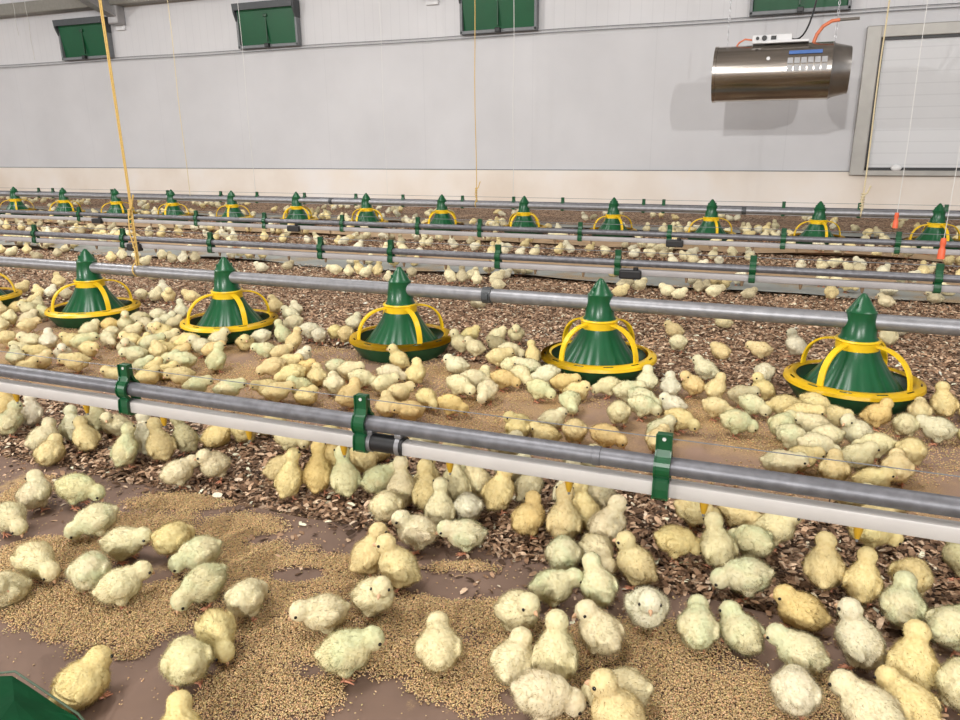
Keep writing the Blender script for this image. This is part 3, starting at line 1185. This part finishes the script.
bmesh.ops.solidify(bm, geom=bm.faces, thickness=.003)
obj('tray_shell', bm, simple('tray_green', (.002, .050, .016), .75, var=.2, scale=30, spec=.15), t, False)
bm = bmesh.new()
tube(bm, [tp['left'] + Vector((0, .004, .002)), tp['apex'] + Vector((0, .004, .003)), tp['right'] + Vector((.003, .002, .002)), tp['foot'] + Vector((.005, 0, .001))], .0013, 8)
obj('tray_rim', bm, simple('tray_rim_grey', (.05, .085, .045), .5), t)


# ------------------------------------------------------------------ chicks
def ell(bm, c, r, rot=None, sub=3):
    m = Matrix.Diagonal((r[0], r[1], r[2], 1))
    if rot is not None:
        m = rot.to_4x4() @ m
    bmesh.ops.create_icosphere(bm, subdivisions=sub, radius=1, matrix=Matrix.Translation(c) @ m)


POSES = {
    # pitch (deg, nose up), body height, head position, beak elevation, head turn (deg), legs
    'S': (12, .0375, (.025, 0, .0610), -14, 0, 1),
    'T': (12, .0375, (.020, .009, .0620), -15, 75, 1),
    'U': (12, .0375, (.020, -.009, .0620), -15, -75, 1),
    'A': (32, .0390, (.019, 0, .0730), -8, 0, 1),
    'D': (48, .0410, (.019, 0, .0840), 35, 0, 1),
    'P': (-14, .0390, (.037, 0, .0280), -62, 0, 1),
    'Q': (0, .0370, (.034, 0, .0480), -30, 0, 1),
    'R': (6, .0270, (.024, 0, .0450), -14, 12, 0),
    'N': (6, .0270, (.008, .017, .0440), -30, 150, 0),
}


def leg_bm(bm, y, hip, foot):
    tube(bm, [(hip.x, y, hip.z), (hip.x - .004, y, hip.z * .62), (foot, y, .004)], [.0042, .0024, .0019], 6)
    for a in (-32, 0, 32, 180):
        L = .013 if a != 180 else .006
        tube(bm, [(foot, y, .0045), (foot + L * .5 * math.cos(R_(a)), y + L * .5 * math.sin(R_(a)), .0035), (foot + L * math.cos(R_(a)), y + L * math.sin(R_(a)), .0012)], [.0019, .0015, .0007], 5)


def build_chick(pose, lod, seed):
    pit, hz, hp, be, turn, legs = POSES[pose]
    rot = Matrix.Rotation(R_(-pit), 3, 'Y')
    bc = Vector((0, 0, hz))
    B = lambda x, y, z: bc + rot @ Vector((x, y, z))
    hp = Vector(hp)
    bm = bmesh.new()
    ell(bm, bc, (.0272, .0252, .0245), rot)
    ell(bm, B(.011, 0, -.001), (.0205, .0225, .0220), rot)                 # breast
    ell(bm, B(-.013, 0, -.002), (.0190, .0205, .0200), rot)                # rump
    ell(bm, B(-.029, 0, .001), (.0085, .0085, .0065), rot)                 # tail tuft
    for s in (-1, 1):                                                     # wings and thighs
        ell(bm, B(-.004, s * .0232, .002), (.0165, .0046, .0105), rot @ Matrix.Rotation(R_(10), 3, 'Y'))
        if legs:
            ell(bm, (-.001, s * .0115, hz - .019), (.010, .0085, .0095))
    # neck: chain of spheres from the breast to the head
    b0 = B(.014, 0, .007)
    for i in range(7):
        s = i / 6
        p = b0.lerp(hp, s)
        p.x += .003 * math.sin(s * PI) * (1 if pose in 'AD' else 0)
        r = .0178 * (1 - s) + .0120 * s - .0012 * math.sin(s * PI)
        if pose in 'AD': r -= .0015 * math.sin(s * PI)
        ell(bm, p, (r, r, r), sub=2)
    hrot = Matrix.Rotation(R_(turn), 3, 'Z') @ Matrix.Rotation(R_(-be), 3, 'Y')
    ell(bm, hp, (.0156, .0146, .0146), hrot)                               # skull
    for s in (-1, 1):
        ell(bm, hp + hrot @ Vector((.006, s * .006, -.004)), (.0075, .0068, .0065), hrot, 2)   # cheeks
    ell(bm, hp + hrot @ Vector((.0115, 0, -.0008)), (.0055, .0052, .0050), hrot, 2)
    me = bpy.data.meshes.new('tmp')
    bm.to_mesh(me)
    bm.free()
    o = bpy.data.objects.new('tmp', me)
    COL.objects.link(o)
    rm = o.modifiers.new('r', 'REMESH')
    rm.mode = 'VOXEL'
    rm.voxel_size = .0018 if lod == 0 else .0030
    sm = o.modifiers.new('s', 'SMOOTH')
    sm.factor = .6
    sm.iterations = 7 if lod == 0 else 3
    dg = bpy.context.evaluated_depsgraph_get()
    ev = o.evaluated_get(dg)
    body = bpy.data.meshes.new_from_object(ev)
    bpy.data.objects.remove(o)
    # lumpy down
    nv = len(body.vertices)
    bm = bmesh.new()
    bm.from_mesh(body)
    bm.normal_update()
    for v in bm.verts:
        v.co += v.normal * (.0009 * noise.noise(v.co * 150 + Vector((seed, 0, 0))) + .0006 * noise.noise(v.co * 380))
    bm.normal_update()
    V = [v.co.copy() for v in bm.verts]
    Nn = [v.normal.copy() for v in bm.verts]
    for f in bm.faces:
        f.smooth = True
        f.material_index = 0
    nf = len(bm.faces)
    if legs:
        foot = .004
        hip = Vector((-.001, 0, hz - .016))
        for s in (-1, 1):
            leg_bm(bm, s * .0115, hip, foot if s > 0 else foot - .008)
    elif lod == 0:
        for s in (-1, 1):
            for a in (-25, 5, 30):
                tube(bm, [(.012, s * .010, .003), (.026, s * .010 + .010 * math.sin(R_(a)), .0015)], [.0017, .0008], 5)
    bm.faces.ensure_lookup_table()
    for f in list(bm.faces)[nf:]:
        f.material_index = 1
        f.smooth = True
    body = bpy.data.meshes.new('chick_body')
    body.materials.append(M_DOWN)
    body.materials.append(M_LEG)
    bm.to_mesh(body)
    bm.free()
    # ---- fluff: short tapered strands whose shading follows the body surface
    rr = np.random.default_rng(seed)
    n = 5200 if lod == 0 else 1500
    idx = rr.integers(0, len(V), n)
    co = np.array([tuple(V[i]) for i in idx])
    no = np.array([tuple(Nn[i]) for i in idx])
    co = co + rr.normal(0, .0007, (n, 3))
    back = np.tile(np.array([tuple(rot @ Vector((-1, 0, -.35)))]), (n, 1))
    d = no * 1.0 + back * .75 + rr.normal(0, .32, (n, 3))
    d /= np.linalg.norm(d, axis=1)[:, None]
    hv = np.array(tuple(hp))
    dist = np.linalg.norm(co - hv, axis=1)
    L = rr.uniform(.0028, .0058, n) * np.where(dist < .017, .55, 1.0)
    # none over the beak
    bk = np.array(tuple(hp + hrot @ Vector((.016, 0, 0))))
    L = np.where(np.linalg.norm(co - bk, axis=1) < .005, .0006, L)
    side = np.cross(d, rr.normal(0, 1, (n, 3)))
    side /= np.linalg.norm(side, axis=1)[:, None]
    w = (.00019 if lod == 0 else .0004)
    P = np.stack([co - side * w - no * .0006, co + side * w - no * .0006, co + d * L[:, None]], 1).reshape(-1, 3)
    P[:, 2] = np.maximum(P[:, 2], .001)
    fl = bpy.data.meshes.new('chick_fluff')
    fl.vertices.add(3 * n)
    fl.vertices.foreach_set('co', P.reshape(-1).astype(np.float32))
    fl.loops.add(3 * n)
    fl.loops.foreach_set('vertex_index', np.arange(3 * n, dtype=np.int32))
    fl.polygons.add(n)
    fl.polygons.foreach_set('loop_start', (np.arange(n) * 3).astype(np.int32))
    fl.polygons.foreach_set('loop_total', np.full(n, 3, np.int32))
    fl.update(calc_edges=True)
    fl.shade_smooth()
    nn = no + rr.normal(0, .03, (n, 3))
    nn /= np.linalg.norm(nn, axis=1)[:, None]
    fl.normals_split_custom_set(np.repeat(nn, 3, axis=0).tolist())
    fl.materials.append(M_FLUFF)
    # ---- beak and eyes
    bb = bmesh.new()
    q = lambda x, y, z: hp + hrot @ Vector((x, y, z))
    tube(bb, [q(.0135, 0, .0002), q(.0170, 0, -.0004), q(.0198, 0, -.0016), q(.0215, 0, -.0030)], [.0032, .0026, .0016, .0004], 8)
    tube(bb, [q(.0135, 0, -.0024), q(.0170, 0, -.0028), q(.0198, 0, -.0034)], [.0026, .0018, .0004], 8)
    beak = bpy.data.meshes.new('chick_beak')
    bb.to_mesh(beak); bb.free(); beak.shade_smooth()
    beak.materials.append(M_BEAK)
    eyes = []
    for s in (-1, 1):
        eb = bmesh.new()
        ell(eb, q(.0072, s * .0130, .0024), (.0024, .0018, .0024), hrot, 2)
        em = bpy.data.meshes.new('chick_eye')
        eb.to_mesh(eb_m := em); eb.free(); em.shade_smooth()
        em.materials.append(M_EYE)
        eyes.append(em)
    return dict(body=body, fluff=fl, beak=beak, eyes=eyes)


LIB = {}
for k, p in enumerate(POSES):
    LIB[p, 0] = build_chick(p, 0, 11 + k)
    LIB[p, 1] = build_chick(p, 1, 51 + k)

TINT = {  # colour of the down, strength of the green patches
    'y': (.81, .665, .345, .05), 'p': (.81, .72, .455, .08), 'g': (.76, .70, .43, .38), 'o': (.79, .60, .28, .0), 'w': (.79, .73, .53, .07), 'd': (.55, .475, .30, .06)}
TINT_W = {'y': 'yellow', 'p': 'cream', 'g': 'green-tinged', 'o': 'golden', 'w': 'whitish', 'd': 'dusky'}
POSE_W = {'S': 'standing', 'T': 'looking sideways', 'U': 'looking sideways', 'A': 'standing tall', 'D': 'stretching up', 'P': 'pecking down', 'Q': 'leaning forward', 'R': 'resting low', 'N': 'preening'}

# screen column, screen row of the feet, heading, pose, tint: turned into places on the floor below
CHICKS = """
39 582 300 P p; 8 606 185 N p; 95 597 75 P g; 121 607 15 Q p; 126 562 335 Q p; 174 560 55 P y; 203 574 185 P g; 207 606 210 P g; 226 648 285 P y; 238 630 60 P p; 194 686 100 P p; 85 705 30 R y; 183 762 80 S y
328 634 190 Q p; 347 678 5 Q g; 373 619 330 U p; 400 591 165 A y; 370 577 25 A y; 439 672 92 Q p; 419 552 185 S p; 465 553 180 Q g
518 634 305 S p; 552 608 15 Q g; 566 577 90 P g; 593 572 300 P p; 598 608 112 S g; 599 656 130 T p; 635 588 165 A y; 646 632 275 S w; 697 651 92 Q g; 545 683 82 A p; 524 680 70 R p; 541 724 5 P p; 622 716 178 P p; 618 748 170 A y
675 562 10 P y; 692 531 5 P y; 715 571 115 A p; 736 532 330 P y; 771 549 5 S p; 752 564 140 P g; 745 602 182 P g; 740 651 130 R g; 800 628 172 R o; 824 592 90 A y; 868 610 85 A y; 896 629 92 S g; 908 602 70 P y; 936 646 55 Q g; 795 675 160 Q g; 790 718 92 P w; 860 672 150 A w; 912 695 92 A y; 948 713 95 P p; 905 732 140 Q y; 868 740 150 Q p; 960 582 175 A d; 867 553 20 P y
5 420 70 A o; 14 438 15 A g; 31 430 80 A w; 53 466 60 R y; 54 452 20 T p; 68 447 85 A w; 88 455 115 A y; 98 436 90 A d; 118 440 195 T p; 128 470 45 D g; 150 458 85 D w; 168 463 110 D y; 188 457 140 D d; 180 490 28 Q p; 217 483 240 U p; 230 449 20 R y
40 512 55 T p; 78 508 335 P g; 13 535 290 P p; 100 540 188 P g
262 440 20 R y; 290 454 335 P p; 240 446 80 P y; 281 481 15 R y; 297 501 50 D y; 320 497 70 D o; 332 484 85 D o; 349 500 105 D g; 364 478 140 D y; 371 499 25 Q g; 392 525 90 P p; 410 512 90 D p; 424 503 75 D y; 434 514 95 D y; 441 530 90 D p; 451 512 110 D p; 464 524 95 P w; 472 503 130 D p; 426 452 5 R p; 458 456 0 R p; 330 454 60 P y; 377 464 25 R y; 469 480 150 Q g
501 514 55 A y; 526 508 45 A d; 533 541 45 T o; 558 544 92 D y; 584 533 118 D y; 600 518 155 A d; 606 549 40 A p; 568 516 75 D w; 512 482 10 R w; 505 459 5 R p; 581 474 0 R p
619 429 92 P p; 629 408 10 Q g; 641 419 0 P g; 664 415 180 R w; 677 435 345 P y; 657 456 70 Q y; 594 451 350 P o; 567 447 90 P y; 545 446 180 R y; 552 430 0 R p; 522 439 180 R y; 531 444 90 P y; 570 415 280 P g; 538 403 340 P g; 671 400 95 S w
22 296 20 R w; 39 299 100 R y; 52 299 60 R y; 60 291 100 S w; 20 309 45 R y; 4 317 90 R y; 15 315 0 R y; 30 316 180 R p; 38 312 70 R p; 16 328 80 Q p; 28 326 30 R p; 41 323 100 Q g; 29 335 10 Q y; 2 333 100 R p; 8 349 10 P y; 33 350 180 R p; 51 351 85 S w; 23 357 160 R p; 17 366 90 R g; 41 363 165 Q y; 44 372 20 R y; 30 376 0 R y
60 367 275 S w; 79 375 175 Q y; 72 348 180 R y; 84 353 0 Q g; 90 361 300 Q y; 95 338 20 R p; 109 349 290 P p; 116 343 70 P p; 103 327 92 P o; 120 325 15 P p; 124 336 275 A p; 141 333 200 R p; 148 338 60 R w; 156 328 90 P w; 159 341 150 Q y; 133 349 180 R y; 149 353 75 R y; 157 356 20 Q g; 128 360 270 S p; 140 366 190 Q g; 158 363 100 Q y; 144 374 0 R g; 156 378 50 R y; 117 386 170 R y; 148 388 0 R y; 145 304 80 P w; 155 303 60 R w; 67 301 90 R w
163 300 90 S w; 170 306 275 S w; 192 304 180 R y; 182 321 100 A w; 163 329 30 R w; 166 342 180 T y; 181 343 0 R p; 203 334 15 R p; 214 337 0 R p; 179 351 10 R y; 206 347 180 P y; 168 356 150 R y; 191 360 275 N o; 205 360 20 Q o; 219 351 10 S p; 218 374 50 A g; 170 368 0 R g; 186 373 170 Q g; 165 381 0 R y; 184 389 190 Q y; 197 400 5 Q g; 229 403 0 Q g; 224 343 180 S w; 243 332 95 T y; 243 347 275 R y; 262 345 180 P w; 278 346 120 A g; 296 318 95 R w; 291 323 150 R w; 291 333 170 P p; 315 344 10 P w; 267 361 180 Q g; 281 363 20 Q y; 294 353 30 A y; 303 368 280 T w; 276 379 180 P y; 290 375 355 Q y; 304 377 330 R o; 297 388 180 P y; 315 387 90 R y; 270 402 185 Q y; 284 405 0 Q y; 302 397 180 R g; 299 406 320 R y
322 345 80 P w; 334 344 85 P y; 347 347 80 P y; 354 331 60 R w; 338 380 30 P g; 335 398 92 Q p; 348 382 340 Q p; 361 391 350 P p; 384 397 20 Q p; 395 388 350 P p; 400 370 170 A y; 411 387 60 T y; 350 411 20 T o; 388 417 90 R y; 398 408 25 Q y; 411 425 190 Q o; 432 413 300 P y; 446 417 340 P o; 456 357 200 A p; 472 359 170 S p; 470 343 10 R y; 457 375 170 R w; 458 399 330 P p; 473 394 0 P p; 483 386 70 R p
497 344 20 R p; 498 354 180 R d; 516 346 270 S p; 536 368 110 A y; 500 371 10 Q y; 509 364 0 P p; 515 376 310 R p; 503 392 355 P o; 521 388 300 P p; 487 405 250 P p; 551 391 190 P w; 543 377 160 Q g; 571 389 0 Q o; 584 389 340 R y; 606 393 190 P p; 640 392 90 S w
674 339 160 R y; 677 355 95 P p; 723 330 170 R p; 720 361 120 N y; 760 362 180 Q y; 795 359 140 A w; 705 384 165 S w; 694 399 165 T o; 645 412 340 P g; 775 389 260 P w; 762 403 200 A y; 721 405 60 S y; 714 421 350 P y; 755 419 340 P g; 781 422 180 P y; 734 438 10 P g; 660 441 40 R g; 786 441 60 Q g
821 401 8 Q d; 817 417 340 P y; 806 428 0 Q y; 823 431 330 Q y; 808 440 180 Q p; 790 453 340 P g; 829 451 190 P p; 853 451 165 T w; 878 432 10 T o; 906 441 92 P p; 910 424 90 Q y; 896 410 80 R y; 942 420 110 A y; 938 445 182 Q w; 960 446 90 R y; 820 467 10 P p; 801 471 15 Q y; 779 480 0 Q p; 836 483 90 R y; 846 468 20 R p; 881 463 180 P p; 892 487 95 Q y; 903 468 70 P y; 868 492 0 R y; 853 512 350 R p; 878 524 0 R y
2 255 90 R p; 12 258 20 R p; 28 257 90 S w; 38 262 180 R w; 46 252 40 S w; 58 259 90 R y; 66 254 10 R g; 75 249 0 R w; 52 247 90 R w; 60 243 0 R w; 24 244 90 R w; 8 244 90 A w
112 264 90 R w; 123 263 90 A y; 137 263 90 S y; 145 268 0 R y; 163 263 90 S p; 173 266 120 S w; 184 266 60 A w; 196 266 90 S w; 187 255 0 R w; 154 282 180 R w; 232 262 100 A w; 241 260 0 S y; 250 262 90 S y; 263 262 100 A w; 262 274 180 R w; 288 272 0 R p
340 278 180 Q y; 348 278 90 R y; 357 278 130 A y; 366 281 20 S y; 378 279 60 A y; 412 281 90 P y; 389 284 90 R y; 452 286 140 A y; 461 286 90 A d; 471 284 30 S y; 477 288 90 S p; 497 284 0 R d; 505 281 0 R p; 498 292 180 R p; 528 276 0 R p; 614 279 0 R p; 625 294 20 Q p; 637 293 30 R y
698 296 90 A w; 723 291 0 R w; 713 301 20 Q p; 668 299 180 R w; 678 301 0 R y; 748 301 0 R y; 845 295 0 P p; 830 303 100 A w; 887 298 180 R p; 947 298 160 R p; 934 305 180 R w; 885 309 170 R p; 887 349 100 A p; 897 338 0 R w; 478 310 180 R w; 415 268 60 R d; 352 268 90 R w; 620 299 0 R w; 705 293 70 R w
"""
CH = []
for line in CHICKS.strip().splitlines():
    for it in line.split(';'):
        f = it.split()
        if len(f) == 5:
            CH.append([float(f[0]), float(f[1]), float(f[2]), f[3], f[4]])

pos = []
for px, py, hd, ps, tn in CH:
    g = ground(px, py - 1.0, .004)
    a = R_(hd) + YAW - math.atan((px - 480) / 767)
    pos.append([g.x, g.y, a])
# keep neighbours from standing inside each other: bodies as capsules of two discs
def discs(p, ps):
    c, s = math.cos(p[2]), math.sin(p[2])
    l = {'D': .004, 'A': .007}.get(ps, .014)
    return ((p[0] + c * l, p[1] + s * l), (p[0] - c * l, p[1] - s * l))
home = [tuple(p[:2]) for p in pos]
for it in range(90):
    for i in range(len(pos)):
        for j in range(i + 1, len(pos)):
            dx0, dy0 = pos[i][0] - pos[j][0], pos[i][1] - pos[j][1]
            if dx0 * dx0 + dy0 * dy0 > .0066: continue
            for (ax_, ay_) in discs(pos[i], CH[i][3]):
                for (bx_, by_) in discs(pos[j], CH[j][3]):
                    dx, dy = ax_ - bx_, ay_ - by_
                    d = math.hypot(dx, dy)
                    if d < .048:
                        if d < 1e-4: dx, dy, d = 0, .001, .001
                        k = (.048 - d) * .22 / d
                        pos[i][0] += dx * k; pos[i][1] += dy * k
                        pos[j][0] -= dx * k; pos[j][1] -= dy * k
    # not inside a feeder pan
    for p, c4 in zip(pos, CH):
        for fx in FEED_X:
            for (ux, uy) in discs(p, c4[3]):
                dx, dy = ux - fx, uy - FY1
                d = math.hypot(dx, dy)
                if d < .187:
                    k = (.187 - d) / max(d, 1e-4)
                    p[0] += dx * k; p[1] += dy * k


def zone(x, y, px, py):
    """where the chick is, in words one can find in the picture"""
    def near_feeder():
        i = min(range(6), key=lambda k: abs(px - to_px(FEED_X[k], FY1, .05)[0]))
        return ordinal(i)
    if y < .955:
        u = px
        if u < 240: return 'on near paper by green tray' if py > 640 or u < 140 else 'on near paper below leftmost clip'
        if u < 480: return 'on near paper below black coupling'
        if u < 720: return 'on near paper below pipe joint'
        return 'on near paper at right end'
    if y < 1.315:
        if px < 126: return 'under near drinker outside leftmost clip'
        if px < 250: return 'under near drinker past leftmost clip'
        if px < 365: return 'under near drinker before black coupling'
        if px < 480: return 'under near drinker beside black coupling'
        if px < 660: return 'under near drinker around pipe joint'
        return 'under near drinker past pipe joint'
    if y < 1.64: return 'on paper away from %s feeder' % near_feeder()
    if y < 1.93: return 'on paper beside %s feeder' % near_feeder()
    if y < 2.35: return 'on litter beside %s feeder' % near_feeder()
    return 'on litter behind %s feeder' % near_feeder()


def facing(hd):
    hd %= 360
    if 45 <= hd < 135: return 'from behind'
    if 225 <= hd < 315: return 'facing forward'
    return 'facing left' if 135 <= hd < 225 else 'facing right'


recs = []
for (px, py, hd, ps, tn), p in zip(CH, pos):
    qx, qy, dep = to_px(p[0], p[1], .03)
    recs.append(dict(px=qx, py=qy, dep=dep, p=p, ps=ps, tn=tn, hd=hd))
recs.sort(key=lambda r: r['dep'])
EXTRA = [(r['p'][0], r['p'][1], r['p'][2], r['ps']) for r in recs[300:]]
recs = recs[:300]
by = {}
for r in recs:
    r['base'] = '%s chick %s, %s, %s' % (TINT_W[r['tn']], POSE_W[r['ps']], facing(r['hd']), zone(r['p'][0], r['p'][1], r['px'], r['py']))
    if len(r['base'].split()) > 15:
        r['base'] = '%s chick %s, %s' % (TINT_W[r['tn']], POSE_W[r['ps']], zone(r['p'][0], r['p'][1], r['px'], r['py']))
    by.setdefault(r['base'], []).append(r)
for b, l in by.items():
    l.sort(key=lambda r: r['px'])
    for i, r in enumerate(l):
        r['label'] = b
        if len(l) > 1:
            r['label'] = '%s, %s from left' % (b, ordinal(i))
# second pass: shortened labels must still be unique
seen = {}
for r in recs:
    seen.setdefault(r['label'], []).append(r)
for l, rs in seen.items():
    if len(rs) > 1:
        rs.sort(key=lambda r: r['px'])
        for i, r in enumerate(rs):
            r['label'] = l + ', ' + ordinal(i)
for r in recs:
    if len(r['label'].replace('-', ' ').split()) > 16: print('LONG', r['label'])
dupes = [l for l in {r['label'] for r in recs} if sum(q['label'] == l for q in recs) > 1]
print('duplicate labels', dupes[:5])
if LABEL_DUMP: print('\n'.join(r['label'] for r in recs))

for i, r in enumerate(recs):
    near = r['dep'] < 3.0
    lib = LIB[r['ps'], 0 if r['dep'] < 1.7 else 1]
    x, y, a = r['p']
    sc = .93 * random.uniform(.94, 1.07)
    o = bpy.data.objects.new('chick', lib['body'])
    COL.objects.link(o)
    o.location = (x, y, .004 if not (.96 < y < 1.31 or y > 1.93) else .006)
    o.rotation_euler = (R_(random.uniform(-3, 3)), 0, a)
    o.scale = (sc, sc * random.uniform(.95, 1.06), sc * random.uniform(.96, 1.05))
    t4 = TINT[r['tn']]
    v = random.uniform(.93, 1.06)
    colr = (min(1, t4[0] * v), min(1, t4[1] * v * random.uniform(.98, 1.02)), t4[2] * v * random.uniform(.94, 1.08), min(1, t4[3] + random.uniform(0, .12)))
    o.color = colr
    tag(o, r['label'], 'chick', 'day-old chicks on the barn floor')
    f = bpy.data.objects.new('fluff', lib['fluff'])
    COL.objects.link(f)
    f.parent = o
    f.color = colr
    if near:
        for nm, me in (('beak', lib['beak']), ('eye', lib['eyes'][0]), ('eye', lib['eyes'][1])):
            c = bpy.data.objects.new(nm, me)
            COL.objects.link(c)
            c.parent = o
print('chicks placed', len(recs))

# ------------------------------------------------------------------ the distant flock (stuff): all beyond the counted ones
def flock():
    srcs = {}
    for p in ('S', 'R', 'Q', 'A', 'P', 'T'):
        me = LIB[p, 1]['body']
        bm = bmesh.new()
        bm.from_mesh(me)
        bmesh.ops.triangulate(bm, faces=bm.faces)
        v = np.array([tuple(q.co) for q in bm.verts])
        f = np.array([[q.index for q in g.verts] for g in bm.faces])
        mi = np.array([g.material_index for g in bm.faces])
        leg = np.zeros(len(v), bool)
        for g in bm.faces:
            if g.material_index == 1:
                for q in g.verts: leg[q.index] = True
        srcs[p] = (v, f, leg)
        bm.free()
    spots = []
    def add(x, y):
        for (u, w_) in spots[-400:]:
            if (u - x) ** 2 + (w_ - y) ** 2 < .0022: return
        for fx in range(-2, 16):
            if math.hypot(x - (.8566 - fx * SP), y - FY2) < .19: return
        q = to_px(x, y, .03)
        if -30 < q[0] < 990: spots.append((x, y))
    R0 = random.Random(5)
    # rows: ya, yb, number, bias to the left
    for (ya, yb, n, xa, xb, pw) in ((3.30, 3.9, 85, -7.0, 1.1, 1.0), (3.9, 4.42, 190, -8.5, 1.3, 1.0), (4.45, 4.85, 80, -9.5, 1.3, 1.0), (5.05, 5.5, 150, -10.5, 1.4, 1.0), (5.65, 6.9, 260, -13.0, 1.8, 1.0)):
        for k in range(n):
            if k % 3 == 0:
                cx, cy = R0.uniform(xa, xb), R0.uniform(ya, yb)
            add(cx + R0.gauss(0, .09), min(yb, max(ya, cy + R0.gauss(0, .05))))
    VV, FF, CC = [], [], []
    off = 0
    for (x, y, a, ps) in [(x, y, R0.uniform(0, 2 * PI), R0.choice('SRQAPT')) for x, y in spots] + EXTRA:
        v, f, leg = srcs[ps if ps in srcs else 'S']
        s = .93 * R0.uniform(.92, 1.08)
        c_, s_ = math.cos(a) * s, math.sin(a) * s
        w_ = np.stack([v[:, 0] * c_ - v[:, 1] * s_ + x, v[:, 0] * s_ + v[:, 1] * c_ + y, v[:, 2] * s + .008], 1)
        VV.append(w_); FF.append(f + off); off += len(v)
        t4 = TINT[R0.choice('yyppwwpd')]
        col = np.ones((len(v), 4), np.float32)
        col[:, :3] = t4[:3]
        col[leg, :3] = (.6, .27, .16)
        CC.append(col)
    V = np.concatenate(VV); F = np.concatenate(FF); C_ = np.concatenate(CC)
    me = bpy.data.meshes.new('distant_chick_flock')
    me.vertices.add(len(V)); me.vertices.foreach_set('co', V.reshape(-1).astype(np.float32))
    me.loops.add(F.size); me.loops.foreach_set('vertex_index', F.reshape(-1).astype(np.int32))
    me.polygons.add(len(F))
    me.polygons.foreach_set('loop_start', (np.arange(len(F)) * 3).astype(np.int32))
    me.polygons.foreach_set('loop_total', np.full(len(F), 3, np.int32))
    me.update(calc_edges=True)
    me.shade_smooth()
    at = me.color_attributes.new('Col', 'FLOAT_COLOR', 'POINT')
    at.data.foreach_set('color', C_.reshape(-1))
    o = link('distant_chick_flock', me, None, M_FAR)
    tag(o, 'hundreds of tiny distant chicks scattered between the far pipes and the wall', 'chicks', kind='stuff')
    print('flock', len(spots))


flock()

# ------------------------------------------------------------------ light
def lamp(x, y, z, power, sx=.25, sy=.25, col=(1, .985, .96)):
    l = bpy.data.lights.new('lamp', 'AREA')
    l.shape = 'RECTANGLE'
    l.size, l.size_y = sx, sy
    l.energy = power
    l.color = col
    o = bpy.data.objects.new('lamp', l)
    o.location = (x, y, z)
    COL.objects.link(o)
    return o


# three strong tubes far behind the viewer throw the heater's shadows; broad ones overhead
LP = [(5.0, -10.6, 3.4, 640, .2), (-.59, -7.3, 3.4, 430, .2), (-13.5, -9.7, 3.4, 640, .2),
      (-1.6, .3, 3.6, 84, 1.2), (1.8, 2.4, 3.6, 45, 1.2), (-5.5, 2.6, 3.4, 100, 1.2), (-3.2, 4.2, 3.0, 35, 1.0), (-11, 3.0, 3.2, 90, 1.2)]
for x, y, z, e, sz in LP:
    o = lamp(x, y, z, e, sz, sz)
    if y < -1:
        d = Vector((-1.2, 5, .6)) - o.location
        o.rotation_euler = d.to_track_quat('-Z', 'Y').to_euler()

wd = bpy.data.worlds.new('world')
S.world = wd
wd.use_nodes = True
bg = wd.node_tree.nodes.get('Background') or wd.node_tree.nodes.new('ShaderNodeBackground')
bg.inputs['Color'].default_value = (.97, .975, 1, 1)
bg.inputs['Strength'].default_value = .62
S.view_settings.view_transform = 'Standard'
S.view_settings.look = 'None'
S.view_settings.exposure = 0
S.cycles.use_denoising = True
S.cycles.max_bounces = 5
S.cycles.diffuse_bounces = 3
